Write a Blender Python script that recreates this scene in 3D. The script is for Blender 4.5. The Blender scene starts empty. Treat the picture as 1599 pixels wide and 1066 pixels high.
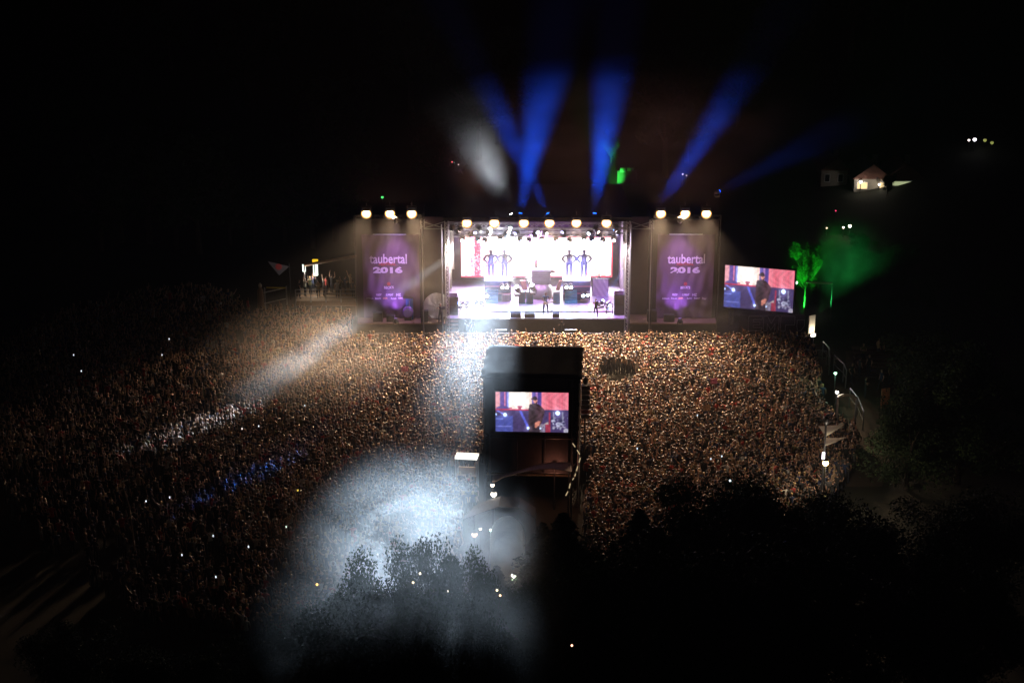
import bpy, bmesh, math, random
import numpy as np
from mathutils import Vector, Matrix, Quaternion
R = math.radians
random.seed(7); rng = np.random.default_rng(7)
sc = bpy.context.scene
C = sc.collection

# ------------------------------------------------------------------ camera
CAM = Vector((0, 0, 45.1)); PITCH = R(18.6); F = 2600.0
cd = bpy.data.cameras.new('camera'); cam = bpy.data.objects.new('camera', cd); C.objects.link(cam)
cd.sensor_width = 36; cd.lens = F / 1599 * 36; cd.clip_end = 2000; cd.clip_start = .5
cam.location = CAM; cam.rotation_euler = (R(90) - PITCH, 0, 0)
sc.camera = cam
# ------------------------------------------------------------------ world: a night sky
w = bpy.data.worlds.new('World'); sc.world = w; w.use_nodes = True
nt = w.node_tree; bg = nt.nodes['Background']
sky = nt.nodes.new('ShaderNodeTexSky'); sky.sky_type = 'NISHITA'; sky.sun_disc = False
sky.sun_elevation = R(-7); sky.sun_rotation = R(200)
nt.links.new(sky.outputs[0], bg.inputs[0]); bg.inputs[1].default_value = .02
# ------------------------------------------------------------------ picture settings
vs = sc.view_settings; vs.view_transform = 'Standard'; vs.look = 'None'; vs.exposure = 0; vs.gamma = 1
try: vs.use_curve_mapping = False
except Exception: pass
sc.render.engine = 'CYCLES'
cy = sc.cycles
cy.use_denoising = True
try: cy.denoiser = 'OPENIMAGEDENOISE'; cy.denoising_input_passes = 'RGB_ALBEDO_NORMAL'; cy.denoising_prefilter = 'ACCURATE'
except Exception: pass
cy.max_bounces = 3; cy.diffuse_bounces = 1; cy.glossy_bounces = 2; cy.transmission_bounces = 2; cy.volume_bounces = 0
cy.transparent_max_bounces = 6; cy.sample_clamp_indirect = 2.0; cy.sample_clamp_direct = 0
cy.caustics_reflective = cy.caustics_refractive = False
cy.use_adaptive_sampling = True; cy.adaptive_threshold = .008
cy.volume_step_rate = 2.0; cy.volume_max_steps = 128
try: cy.use_light_tree = True
except Exception: pass

# ------------------------------------------------------------------ pixel -> place
def slopes(px, py):
    u = (px - 799.5) / F; v = (py - 533) / F
    fwd = math.cos(PITCH) - v * math.sin(PITCH); dn = math.sin(PITCH) + v * math.cos(PITCH)
    return u / fwd, dn / fwd
def P(px, py, Y):
    a, b = slopes(px, py); return Vector((a * Y, Y, CAM.z - b * Y))
def G(px, py, z=0.0):
    a, b = slopes(px, py); Y = (CAM.z - z) / b; return Vector((a * Y, Y, z))
def pix(x, y, z):
    d = Vector((x, y, z)) - CAM
    fz = d.y * math.cos(PITCH) - d.z * math.sin(PITCH); dz = -d.y * math.sin(PITCH) - d.z * math.cos(PITCH)
    return 799.5 + F * d.x / fz, 533 + F * dz / fz

# ------------------------------------------------------------------ materials
MATS = {}
def mat(name, col, rough=.7, metal=0., var=.25, scale=3., bump=0., spec=.5, sheen=0.):
    if name in MATS: return MATS[name]
    m = bpy.data.materials.new(name); m.use_nodes = True; n = m.node_tree.nodes; L = m.node_tree.links
    b = n['Principled BSDF']; b.inputs['Roughness'].default_value = rough; b.inputs['Metallic'].default_value = metal
    b.inputs['Specular IOR Level'].default_value = spec
    if sheen: b.inputs['Sheen Weight'].default_value = sheen
    tc = n.new('ShaderNodeTexCoord'); no = n.new('ShaderNodeTexNoise'); no.inputs['Scale'].default_value = scale
    no.inputs['Detail'].default_value = 5; L.new(tc.outputs['Object'], no.inputs['Vector'])
    mx = n.new('ShaderNodeMix'); mx.data_type = 'RGBA'
    mx.inputs[6].default_value = (*[c * (1 - var) for c in col], 1); mx.inputs[7].default_value = (*[min(1, c * (1 + var)) for c in col], 1)
    L.new(no.outputs[0], mx.inputs[0]); L.new(mx.outputs[2], b.inputs['Base Color'])
    if bump:
        bp = n.new('ShaderNodeBump'); bp.inputs['Strength'].default_value = bump; bp.inputs['Distance'].default_value = .05
        L.new(no.outputs[0], bp.inputs['Height']); L.new(bp.outputs[0], b.inputs['Normal'])
    MATS[name] = m; return m
def glow(name, col, strength, sample=True):
    if name in MATS: return MATS[name]
    m = bpy.data.materials.new(name); m.use_nodes = True; n = m.node_tree.nodes
    b = n['Principled BSDF']; b.inputs['Base Color'].default_value = (.05, .05, .05, 1)
    b.inputs['Emission Color'].default_value = (*col, 1); b.inputs['Emission Strength'].default_value = strength
    if not sample: m.cycles.emission_sampling = 'NONE'
    MATS[name] = m; return m
def screen_mat(name, strength):
    if name in MATS: return MATS[name]
    m = bpy.data.materials.new(name); m.use_nodes = True; n = m.node_tree.nodes; L = m.node_tree.links
    b = n['Principled BSDF']; b.inputs['Base Color'].default_value = (.02, .02, .02, 1); b.inputs['Roughness'].default_value = .6
    a = n.new('ShaderNodeAttribute'); a.attribute_name = 'picture'
    L.new(a.outputs['Color'], b.inputs['Emission Color']); b.inputs['Emission Strength'].default_value = strength
    m.cycles.emission_sampling = 'NONE'
    MATS[name] = m; return m
def volume_mat(name, density, col=(1, 1, 1), g=.3, soft=None, nscale=1.6, lo=.35, hi=.75, flat=False, step=.12):
    m = bpy.data.materials.new(name); m.use_nodes = True; n = m.node_tree.nodes; L = m.node_tree.links
    m.cycles.volume_sampling = 'EQUIANGULAR'
    n.remove(n['Principled BSDF']); out = n['Material Output']
    v = n.new('ShaderNodeVolumePrincipled'); v.inputs['Color'].default_value = (*col, 1); v.inputs['Anisotropy'].default_value = g
    v.inputs['Density'].default_value = density; L.new(v.outputs[0], out.inputs['Volume'])
    if soft is not None:
        tc = n.new('ShaderNodeTexCoord'); ln = n.new('ShaderNodeVectorMath'); ln.operation = 'LENGTH'; L.new(tc.outputs['Object'], ln.inputs[0])
        mr = n.new('ShaderNodeMapRange'); mr.interpolation_type = 'SMOOTHSTEP'
        mr.inputs[1].default_value = soft; mr.inputs[2].default_value = 1.0; mr.inputs[3].default_value = 1; mr.inputs[4].default_value = 0
        L.new(ln.outputs['Value'], mr.inputs[0])
        no = n.new('ShaderNodeTexNoise'); no.inputs['Scale'].default_value = nscale; no.inputs['Detail'].default_value = 3
        no.inputs['Distortion'].default_value = .6
        L.new(tc.outputs['Object'], no.inputs['Vector'])
        m2 = n.new('ShaderNodeMapRange'); m2.inputs[1].default_value = lo; m2.inputs[2].default_value = hi
        m2.inputs[3].default_value = .06; m2.inputs[4].default_value = 1; L.new(no.outputs[0], m2.inputs[0])
        mu = n.new('ShaderNodeMath'); mu.operation = 'MULTIPLY'; L.new(mr.outputs[0], mu.inputs[0]); L.new(m2.outputs[0], mu.inputs[1])
        m3 = n.new('ShaderNodeMath'); m3.operation = 'MULTIPLY'; L.new(mu.outputs[0], m3.inputs[0]); m3.inputs[1].default_value = density
        L.new(m3.outputs[0], v.inputs['Density'])
    return m

BLACKCLOTH = mat('black_cloth', (.014, .008, .013), .9, bump=.4, scale=2)
BANNERCLOTH = mat('dark_purple_banner_cloth', (.12, .062, .12), .75, bump=.25, scale=1.5, var=.2)
STEEL = mat('galvanised_steel', (.45, .45, .47), .4, .8, bump=.1, scale=8)
DARKSTEEL = mat('black_steel', (.04, .04, .045), .45, .4, scale=6)
PLASTIC = mat('black_plastic', (.03, .03, .033), .5, scale=6)
DECK = mat('stage_deck_grey', (.42, .40, .44), .32, bump=.05, scale=4)
WINGDECK = mat('brown_plywood', (.28, .18, .11), .6, bump=.15, scale=6)
TARP = mat('black_scrim', (.03, .027, .03), .9, bump=.4, scale=1.5, spec=.1)
SKIRT = mat('black_skirt', (.05, .045, .05), .85, bump=.3, scale=3)
WHITEP = mat('white_paint', (.78, .77, .75), .5, var=.08)
PRINT = mat('pale_lilac_print', (.82, .72, .84), .7, var=.18, scale=9)
PRINTRED = mat('red_print', (.5, .05, .06), .7, var=.2, scale=9)
PRINTOR = mat('orange_print', (.75, .4, .2), .7, var=.15)
TEAL = mat('teal_front', (.10, .42, .50), .5)
BLUEP = mat('blue_paint', (.06, .16, .42), .5)
PURPLEP = mat('purple_lacquer', (.30, .16, .55), .3)
FOIL = mat('silver_foil', (.75, .72, .66), .3, .4, var=.15, scale=5, bump=.9)
WOODBR = mat('weathered_wood', (.24, .16, .10), .75, bump=.3, scale=5)
GRASS = mat('trodden_grass', (.014, .015, .009), .95, var=.5, scale=.4, bump=.5)
SOIL = mat('trodden_path', (.06, .042, .03), .95, var=.35, scale=.8, bump=.4)
LEAF = [mat('leaf_dark', (.040, .065, .030), .85, spec=.15, var=.5, scale=.7), mat('leaf_mid', (.055, .09, .035), .85, spec=.15, var=.5, scale=.7), mat('needle_dark', (.03, .052, .032), .85, spec=.15, var=.5, scale=.7)]
BARK = mat('bark', (.09, .065, .05), .9, bump=.6, scale=6)
CANVAS = mat('pale_canvas', (.62, .56, .46), .8, bump=.2, scale=2)
def translucent(m, amount=.5):
    n = m.node_tree.nodes; L = m.node_tree.links; b = n['Principled BSDF']; t_ = n.new('ShaderNodeBsdfTranslucent'); t_.inputs[0].default_value = (.75, .68, .55, 1)
    x = n.new('ShaderNodeMixShader'); x.inputs[0].default_value = amount; L.new(b.outputs[0], x.inputs[1]); L.new(t_.outputs[0], x.inputs[2]); L.new(x.outputs[0], n['Material Output'].inputs['Surface']); return m
SAILCLOTH = translucent(mat('sail_canvas', (.70, .64, .52), .8, bump=.1, scale=2))
CANVASBR = mat('brown_canvas', (.30, .20, .14), .85, bump=.2, scale=2)
PLASTER = mat('house_plaster', (.42, .37, .30), .9, bump=.1)
TILE = mat('roof_tile', (.22, .10, .07), .85, bump=.3, scale=4)
YELLOW = mat('yellow_tape', (.75, .6, .08), .6)
ORANGEP = mat('orange_panel', (.60, .24, .11), .7, var=.4, scale=3)
PINK = mat('pink_cloth', (.75, .22, .36), .8)
CARD = mat('cardboard', (.55, .36, .22), .85)
WARM = (1., .66, .40); COOL = (.80, .90, 1.); BLUE = (.004, .085, 1.); PURP = (.46, .22, 1.)

# ------------------------------------------------------------------ mesh helpers
class MB:
    def __init__(s): s.v = []; s.f = []; s.m = []
    def add(s, vs, fs, mi=0):
        k = len(s.v); s.v += [tuple(p) for p in vs]; s.f += [tuple(i + k for i in f) for f in fs]; s.m += [mi] * len(fs); return s
    def box(s, c, d, mi=0, M=None):
        x, y, z = d[0] / 2, d[1] / 2, d[2] / 2
        vs = [Vector((a * x, b * y, e * z)) for a in (-1, 1) for b in (-1, 1) for e in (-1, 1)]
        if M is not None: vs = [M @ p for p in vs]
        vs = [p + Vector(c) for p in vs]
        return s.add(vs, [(0, 1, 3, 2), (4, 6, 7, 5), (0, 4, 5, 1), (2, 3, 7, 6), (0, 2, 6, 4), (1, 5, 7, 3)], mi)
    def bar(s, a, b, r, n=6, r2=None, mi=0):
        a = Vector(a); b = Vector(b); d = b - a
        if d.length < 1e-6: return s
        q = d.to_track_quat('Z', 'Y'); r2 = r if r2 is None else r2; vs = []
        for p, rr in ((a, r), (b, r2)):
            for i in range(n):
                t = 2 * math.pi * i / n; vs.append(p + q @ Vector((rr * math.cos(t), rr * math.sin(t), 0)))
        fs = [(i, (i + 1) % n, n + (i + 1) % n, n + i) for i in range(n)] + [tuple(range(n - 1, -1, -1)), tuple(range(n, 2 * n))]
        return s.add(vs, fs, mi)
    def lathe(s, c, prof, n=14, axis=None, mi=0):
        q = Quaternion() if axis is None else Vector(axis).to_track_quat('Z', 'Y'); c = Vector(c); vs = []
        for r, z in prof:
            for i in range(n):
                t = 2 * math.pi * i / n; vs.append(c + q @ Vector((r * math.cos(t), r * math.sin(t), z)))
        fs = []
        for j in range(len(prof) - 1):
            for i in range(n):
                k = (i + 1) % n; fs.append((j * n + i, j * n + k, (j + 1) * n + k, (j + 1) * n + i))
        fs += [tuple(range(n - 1, -1, -1)), tuple(range((len(prof) - 1) * n, len(prof) * n))]
        return s.add(vs, fs, mi)
    def prism(s, poly, y0, y1, mi=0):     # polygon in x,z pushed along y
        n = len(poly); vs = [(x, y0, z) for x, z in poly] + [(x, y1, z) for x, z in poly]
        return s.add(vs, [tuple(range(n)), tuple(range(2 * n - 1, n - 1, -1))] + [(i, n + i, n + (i + 1) % n, (i + 1) % n) for i in range(n)], mi)
    def truss(s, a, b, w, cell=None, r=.03):
        a = Vector(a); b = Vector(b); d = b - a; L = d.length; q = d.to_track_quat('Z', 'Y'); h = w / 2
        cs = [q @ Vector((i * h, j * h, 0)) for i, j in ((-1, -1), (1, -1), (1, 1), (-1, 1))]
        for c in cs: s.bar(a + c, b + c, r, 5)
        n = max(1, round(L / (cell or w * 1.2)))
        for k in range(n):
            for i in range(4):
                p, r_ = cs[i], cs[(i + 1) % 4]
                if k % 2: p, r_ = r_, p
                s.bar(a + d * (k / n) + p, a + d * ((k + 1) / n) + r_, r * .55, 4)
        return s
    def mesh(s, name, mats, smooth=False):
        me = bpy.data.meshes.new(name); me.from_pydata(s.v, [], s.f)
        for m in (mats if isinstance(mats, (list, tuple)) else [mats]): me.materials.append(m)
        if len(set(s.m)) > 1: me.polygons.foreach_set('material_index', s.m)
        if smooth: me.polygons.foreach_set('use_smooth', [True] * len(me.polygons))
        me.update(); return me
    def obj(s, name, mats, parent=None, smooth=False):
        bm = bmesh.new(); me = s.mesh(name, mats, smooth); bm.from_mesh(me)
        bmesh.ops.recalc_face_normals(bm, faces=bm.faces); bm.to_mesh(me); bm.free()
        o = bpy.data.objects.new(name, me); C.objects.link(o)
        if parent is not None: o.parent = parent
        return o
def tag(o, label, cat, group=None):
    o['label'] = label; o['category'] = cat
    if group: o['group'] = group
    return o
def thing(name, label, cat, loc=(0, 0, 0), rz=0, group=None):
    o = bpy.data.objects.new(name, None); C.objects.link(o); o.location = loc; o.rotation_euler = (0, 0, rz); o.empty_display_size = .3
    return tag(o, label, cat, group)
def copytree(o, parent=None):
    c = o.copy(); C.objects.link(c)
    if parent is not None: c.parent = parent
    for ch in list(o.children): copytree(ch, c)
    return c
def inst(name, me, parent=None, loc=(0, 0, 0), rz=0, sc_=1.):
    o = bpy.data.objects.new(name, me); C.objects.link(o); o.location = loc; o.rotation_euler = (0, 0, rz); o.scale = (sc_,) * 3
    if parent is not None: o.parent = parent
    return o
def light(name, kind, loc, target, col, watts, parent=None, size=30, blend=.5, radius=.1, area=.6, spread=180):
    ld = bpy.data.lights.new(name, kind); ld.color = col; ld.energy = watts
    if kind == 'SPOT': ld.spot_size = R(size); ld.spot_blend = blend; ld.shadow_soft_size = radius
    elif kind == 'AREA': ld.shape = 'DISK'; ld.size = area; ld.spread = R(spread)
    else: ld.shadow_soft_size = radius
    o = bpy.data.objects.new(name, ld); C.objects.link(o)
    q = (Vector(target) - Vector(loc)).to_track_quat('-Z', 'Y') if target is not None else Quaternion()
    if parent is not None:
        o.parent = parent; bpy.context.view_layer.update() if False else None
    o.rotation_mode = 'QUATERNION'; o.rotation_quaternion = q; o.location = loc
    return o
def structure(o, kind='structure'):
    o['kind'] = kind; return o

# ------------------------------------------------------------------ ground and hills
def terrain(x, y):
    def ss(t): t = min(1, max(0, t)); return t * t * (3 - 2 * t)
    near = max(0, 62 - y) * .62 if y < 62 else 0
    near = min(near, 41.5)
    far = max(0, y - 172) * .33 * ss((y - 172) / 40)
    side = max(0, x - 34) * .22 * ss((x - 34) / 20) * ss((y - 50) / 40) + max(0, -x - 46) * .22 * ss((-x - 46) / 20) * ss((y - 50) / 40)
    return min(near + far + side, 72)
xs = np.concatenate([np.linspace(-260, -60, 21), np.linspace(-55, 55, 45), np.linspace(60, 260, 21)])
ys = np.concatenate([np.linspace(-40, 60, 26), np.linspace(62, 180, 48), np.linspace(185, 420, 40)])
nx, ny = len(xs), len(ys)
b = MB(); vs_ = []
for y in ys:
    for x in xs:
        z = terrain(x, y)
        if z > .3: z += .8 * math.sin(x * .21 + y * .13) * min(1, z / 4)
        vs_.append((x, y, z))
fs_ = [(j * nx + i, j * nx + i + 1, (j + 1) * nx + i + 1, (j + 1) * nx + i) for j in range(ny - 1) for i in range(nx - 1)]
b.add(vs_, fs_); structure(b.obj('ground', GRASS, smooth=True))
# the path on the right, with its steps
b = MB(); pts = [(1320, 560), (1345, 620), (1372, 680), (1400, 740)]
c = [G(1352, 548), G(1362, 600), G(1372, 650), G(1360, 700), G(1345, 760)]; wd = [1.7, 2.0, 1.9, 1.6, 1.4]; vv = []
for p, ww in zip(c, wd): vv += [(p.x - ww, p.y, terrain(p.x, p.y) + .03), (p.x + ww, p.y, terrain(p.x, p.y) + .03)]
b.add(vv, [(2 * i, 2 * i + 1, 2 * i + 3, 2 * i + 2) for i in range(len(c) - 1)])
structure(b.obj('footpath', SOIL))

# ------------------------------------------------------------------ haze and smoke
zmax = 74
b = MB().box((0, 190, (zmax - 2) / 2), (540, 480, zmax + 2)); hz = b.obj('haze', volume_mat('haze_air', .00034, (.92, .94, 1), g=.2)); hz['kind'] = 'stuff'
def ico(sub=2):
    bm = bmesh.new(); bmesh.ops.create_icosphere(bm, subdivisions=sub, radius=1); me = bpy.data.meshes.new('smoke'); bm.to_mesh(me); bm.free(); return me
def smoke(c, r, density, soft=.2, nscale=1.6, lo=.35, hi=.7, g=.3, col=(1, 1, 1)):
    me = ico(); me.materials.append(volume_mat('smoke_air', density, col, g, soft, nscale, lo, hi))
    o = bpy.data.objects.new('smoke', me); C.objects.link(o); o.location = c; o.scale = r; o['kind'] = 'stuff'; return o
smoke(P(1000, 212, 138), (22, 6.5, 7.2), .062, soft=.0, nscale=3.2, lo=.34, hi=.64, g=0)
smoke(P(745, 256, 137.5), (3.6, 3.2, 4.0), .2, soft=.0, nscale=1.3, lo=.15, hi=.6, g=0)
smoke(P(838, 350, 136), (27, 9, 13.5), .0065, soft=.1, nscale=2.2, lo=.3, hi=.75, g=.1)
smoke((-4.9, 75.0, 8.4), (8.0, 6.4, 6.4), .32, soft=.0, nscale=2.4, lo=.42, hi=.68, g=.76)
smoke((-4.2, 65.0, 10.6), (8.0, 6.0, 5.2), .07, soft=.0, nscale=2.6, lo=.36, hi=.68, g=.7)
smoke((-2.9, 104, 9.4), (4.6, 19, 3.6), .014, soft=.0, nscale=2.4, lo=.3, hi=.7, g=.7)
smoke(P(836, 432, 141), (7.5, 3.6, 4.2), .035, soft=.0, nscale=2.0, lo=.3, hi=.7, g=.1)
a_, c_ = P(768, 356, 135.9), G(335, 652, 1.6)
smoke(a_.lerp(c_, .30), (4.5, 6, 2.6), .006, soft=.0, nscale=1.7, lo=.3, hi=.62, g=.2)
smoke(a_.lerp(c_, .70), (9.5, 11, 4.2), .055, soft=.0, nscale=2.4, lo=.32, hi=.62, g=.25)
smoke(P(1175, 495, 134), (9.5, 3.5, 2.8), .13, soft=.1, nscale=2.4, lo=.38, hi=.7, g=.3)
smoke(P(1165, 390, 139), (6.5, 3, 5.4), .08, soft=.1, nscale=2.0, lo=.38, hi=.7, g=.3)
smoke(P(1318, 425, 145), (6.0, 4, 5.6), .10, soft=.0, nscale=2.6, lo=.38, hi=.64, g=0)

# ------------------------------------------------------------------ trees
def crown_mesh(name, kind, n, seed):
    r = np.random.default_rng(seed); pts = []; dirs = []
    if kind == 'conifer':                      # irregular tiered conifer, unit height 1, base 0
        for k in range(n):
            h = r.random() ** 1.05; tier = (h * 11) % 1.0
            rad = (1 - h) * .42 * (.35 + .65 * (1 - tier)) + .012
            a = r.random() * 6.283; lob = .65 + .35 * math.sin(5 * a + 9 * int(h * 11)) 
            q = rad * lob * (r.random() ** .45)
            pts.append((q * math.cos(a), q * math.sin(a), .10 + .9 * h - q * .25))
    else:
        lobes = [(r.normal() * .13, r.normal() * .13, .30 + r.random() * .58, .05 + r.random() * .09) for _ in range(34)] + [(0, 0, .55, .2), (0, 0, .8, .12)]
        for k in range(n):
            x, y, z, q = lobes[r.integers(len(lobes))]; d = r.normal(size=3); d /= np.linalg.norm(d); q *= (.35 + .95 * r.random() ** .7)
            pts.append((x + d[0] * q, y + d[1] * q, z + d[2] * q * .85))
    pts = np.array(pts); pts[:, :2] -= np.median(pts[:, :2], 0); pts[:, 2] *= .99 / pts[:, 2].max(); s = .0055 + .006 * r.random(n)
    if kind == 'far': s *= 2.8
    e1 = r.normal(size=(n, 3)); e1 /= np.linalg.norm(e1, axis=1)[:, None]; e2 = np.cross(e1, r.normal(size=(n, 3))); e2 /= np.linalg.norm(e2, axis=1)[:, None]
    S = s[:, None]; A = pts - e1 * S; B = pts + e2 * S * .55; D = pts + e1 * S * 1.1; E = pts - e2 * S * .55
    V = np.stack([A, B, D, E], 1).reshape(-1, 3); Fc = np.arange(4 * n).reshape(n, 4)
    me = bpy.data.meshes.new(name); me.from_pydata(V.tolist(), [], Fc.tolist()); me.update(); return me
def trunk_mesh(kind, seed):
    r = random.Random(seed); b = MB()
    if kind == 'conifer':
        b.bar((0, 0, -.03), (0, 0, .95), .02, 7, .003)
        for k in range(14):
            h = .15 + .05 * k; a = k * 2.4; q = (1 - h) * .26; b.bar((0, 0, h), (q * math.cos(a), q * math.sin(a), h - .02), .005, 4, .002)
    else:
        b.bar((0, 0, -.03), (.01, 0, .35), .028, 8, .018)
        for k in range(8):
            a = k * .785 + r.random(); l = .16 + .14 * r.random(); p0 = Vector((.01, 0, .26 + .03 * k)); p1 = p0 + Vector((l * math.cos(a), l * math.sin(a), .15 + .12 * r.random())); b.bar(p0, p1, .011, 5, .005)
            for q in range(2):
                b.bar(p0.lerp(p1, .6), p1 + Vector((r.uniform(-.08, .08), r.uniform(-.08, .08), .08)), .005, 4, .002)
    me = b.mesh('trunk', BARK); return me
TREES = {}
for kind, n, cnt in (('broad', 22000, 3), ('conifer', 18000, 2), ('far', 2200, 2)):
    for k in range(cnt):
        me = crown_mesh('crown', kind, n, 11 * k + n + len(kind)); me.materials.append(LEAF[2] if kind == 'conifer' else LEAF[k % 2])
        TREES[kind, k] = (me, trunk_mesh(kind, k))
def tree(name, label, loc, h, kind, k, rz=0, group=None, wide=1.):
    t = thing(name, label, 'tree', loc, rz, group); t.scale = (h * wide, h * wide, h)
    inst('trunk', TREES[kind, k][1], t); inst('crown', TREES[kind, k][0], t); return t
def tree_px(name, label, px, py, Y, kind, k, wide=1., group=None, top=1.0, sink=0.):
    p = P(px, py, Y); z0 = terrain(p.x, Y); z0 -= sink * (p.z - z0); h = (p.z - z0) / top
    return tree(name, label, (p.x, Y, z0), h, kind, k, rz=px * .37, group=group, wide=wide)
NEAR = [  # px, py(top), Y, kind, variant, wide, label
 (880, 800, 79, 'conifer', 0, 2.0, 'tall dark conifer with a pointed top just right of the dome tent'),
 (848, 815, 80, 'conifer', 1, 1.7, 'narrower dark conifer leaning against the tall one beside the dome tent'),
 (910, 850, 76, 'broad', 0, 1.0, 'dark leafy tree at the right foot of the tall conifer'),
 (1000, 795, 80, 'conifer', 1, 1.8, 'dark conifer on the left flank of the right-hand tree mass'),
 (955, 850, 75, 'broad', 1, 1.0, 'low dark tree in the dip between the two tree masses'),
 (1160, 728, 82, 'broad', 2, 1.05, 'tallest dark broadleaf tree crowning the right-hand tree mass'),
 (1085, 775, 80, 'broad', 0, 1.1, 'dark tree left of the tallest broadleaf in front of the crowd'),
 (1225, 775, 80, 'broad', 1, 1.0, 'dark tree right of the tallest broadleaf in front of the crowd'),
 (1300, 757, 84, 'broad', 2, .9, 'dark tree below the glaring lamp at the crowd edge'),
 (1055, 850, 72, 'broad', 2, 1.2, 'dark tree filling the slope under the right-hand tree mass'),
 (1150, 845, 70, 'broad', 1, 1.3, 'dark glossy-leaved tree on the slope below the tallest broadleaf'),
 (1260, 850, 70, 'broad', 0, 1.2, 'dark tree low on the slope below the lamp'),
 (1360, 800, 78, 'broad', 1, 1.1, 'dark tree at the far right end of the near tree mass'),
 (690, 828, 70, 'broad', 0, .46, 'smoke-washed broadleaf tree lit blue-white from behind at middle'),
 (748, 856, 70, 'broad', 1, .42, 'smoke-washed tree between the dome tent and the brightest smoke'),
 (628, 842, 70, 'broad', 2, .44, 'tree half lost in the white smoke left of the middle'),
 (560, 864, 70, 'broad', 1, .6, 'dark tree on the left edge of the white smoke'),
 (775, 882, 76, 'conifer', 0, 1.5, 'small conifer in the light shafts in front of the dome tent'),
 (655, 905, 66, 'broad', 1, .6, 'dark tree standing in front of the smoke-washed trees'),
 (575, 900, 66, 'broad', 0, .8, 'dark tree at the lower left of the smoke'),
 (735, 930, 64.5, 'broad', 2, .5, 'small tree with a greenish top in front of the light shafts'),
 (775, 950, 64.5, 'broad', 0, .5, 'small dark tree right of the green-topped one'),
 (500, 925, 71, 'broad', 2, 1.0, 'leftmost dark tree of the near tree row'),
 (840, 900, 73, 'broad', 1, 1.2, 'dark tree under the conifers beside the dome tent'),
]
NEAR += [(1450, 800, 80, 'broad', 0, 1.2, 'dark tree at the lower right beyond the crowd'), (1540, 760, 84, 'broad', 2, 1.2, 'dark tree at the far lower right corner of the valley'), (1440, 900, 72, 'broad', 2, 1.2, 'dark tree low on the right-hand slope'),
 (420, 985, 72, 'broad', 0, 1.0, 'dark tree low at the left end of the near row'), (320, 1010, 71, 'broad', 1, 1.0, 'dark tree in the lower left of the slope'), (210, 1000, 71, 'broad', 2, 1.1, 'leftmost dark tree low on the slope'), (100, 960, 73, 'broad', 0, 1.1, 'dark tree in the lower left corner'), (1530, 880, 73, 'broad', 1, 1.2, 'dark tree in the lower right corner')]
for px, py, Y, kd, k, wd_, lb in NEAR: tree_px('conifer' if kd == 'conifer' else 'broadleaf_tree', lb, px, py, Y, kd, k, wd_, 'near trees at the foot of the slope', top=1.)
RIGHT = [(1455, 530, 113, 'dark tree between the path and the far right edge'), (1510, 560, 104, 'dark tree right of the orange panel'), (1425, 620, 103, 'dark tree below the orange panel by the path'), (1530, 560, 122, 'dark tree at the far right edge below the houses'), (1560, 440, 140, 'tall dark tree at the far right edge of the valley'), (1405, 385, 150, 'tall dark tree at the top of the path beside the green smoke'), (1450, 430, 143, 'wide dark tree right of the path'), (1470, 520, 128, 'dark tree over the lower path on the right'),
         (1345, 365, 160, 'dark tree behind the green smoke')]
for i, (px, py, Y, lb) in enumerate(RIGHT): tree_px('broadleaf_tree', lb, px, py, Y, 'broad', i % 3, 1.0, 'trees beside the path', top=.93, sink=.28)
tree_px('broadleaf_tree', 'dark tree half hiding the houses on the right-hand hillside', 1388, 268, 181, 'broad', 2, .8, None, 1.)
tree_px('broadleaf_tree', 'bright green floodlit tree just right of the big side screen', 1263, 383, 143, 'broad', 0, .62, None, .93)
tree_px('broadleaf_tree', 'floodlit green tree on the hill behind the stage', 955, 205, 190, 'broad', 1, .8, None, .93)
tree_px('broadleaf_tree', 'dimmer green tree standing right of the floodlit hill tree', 1000, 200, 196, 'broad', 2, .8, None, .93)
r_ = random.Random(3)
for i in range(34):
    px = 240 + i * 36 + r_.uniform(-14, 14); Y = r_.uniform(178, 225)
    if abs(px - 910) < 120: continue
    x = slopes(px, 300)[0] * Y; z0 = terrain(x, Y)
    if px > 1235 and Y < 206: Y = 206 + (Y - 178) * .6; x = slopes(px, 300)[0] * Y; z0 = terrain(x, Y)
    tree('broadleaf_tree', 'dark tree on the night hillside behind the festival ground', (x, Y, z0), r_.uniform(10, 16), 'far', i % 2, i * 1.3, 'trees on the dark hillside')
for i in range(10):
    px = 150 + i * 42 + r_.uniform(-12, 12); Y = r_.uniform(158, 170); x = slopes(px, 400)[0] * Y
    tree('broadleaf_tree', 'dark tree behind the left part of the crowd', (x, Y, terrain(x, Y)), r_.uniform(8, 13), 'far', i % 2, i * 2.3, 'trees behind the left crowd')

# ------------------------------------------------------------------ the stage
YF = 136.0
X = lambda px, Y=YF: slopes(px, 480)[0] * Y
Z = lambda py, Y=YF: CAM.z - slopes(800, py)[1] * Y
st = thing('concert_stage', 'large open-air concert stage with black roof and banner-hung side wings', 'stage', (2.1, YF, 0))
O = Vector((2.1, YF, 0))
xl, xr = X(698), X(979); zd = Z(497); zt = Z(345); wl, wl2, wr2, wr = X(556), X(660), X(1015), X(1121)
def sb(name, m, boxes, par=st):
    b = MB()
    for (x0, x1, y0, y1, z0, z1) in boxes: b.box((Vector(((x0 + x1) / 2, (y0 + y1) / 2, (z0 + z1) / 2)) - O), (x1 - x0, y1 - y0, z1 - z0))
    return b.obj(name, m, par)
sb('deck', DECK, [(xl, xr, YF, YF + 11.5, zd - .12, zd)])
sb('deck_skirt', SKIRT, [(xl, xr, YF + .06, YF + 11.4, 0, zd - .125)])
zw = Z(505)
for x0, x1 in ((wl, xl - .06), (xr + .06, wr)):
    sb('wing_deck', WINGDECK, [(x0, x1, YF + .1, YF + 6, zw - .12, zw)]); sb('deck_skirt', SKIRT, [(x0, x1, YF + .16, YF + 5.9, 0, zw - .125)])
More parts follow.
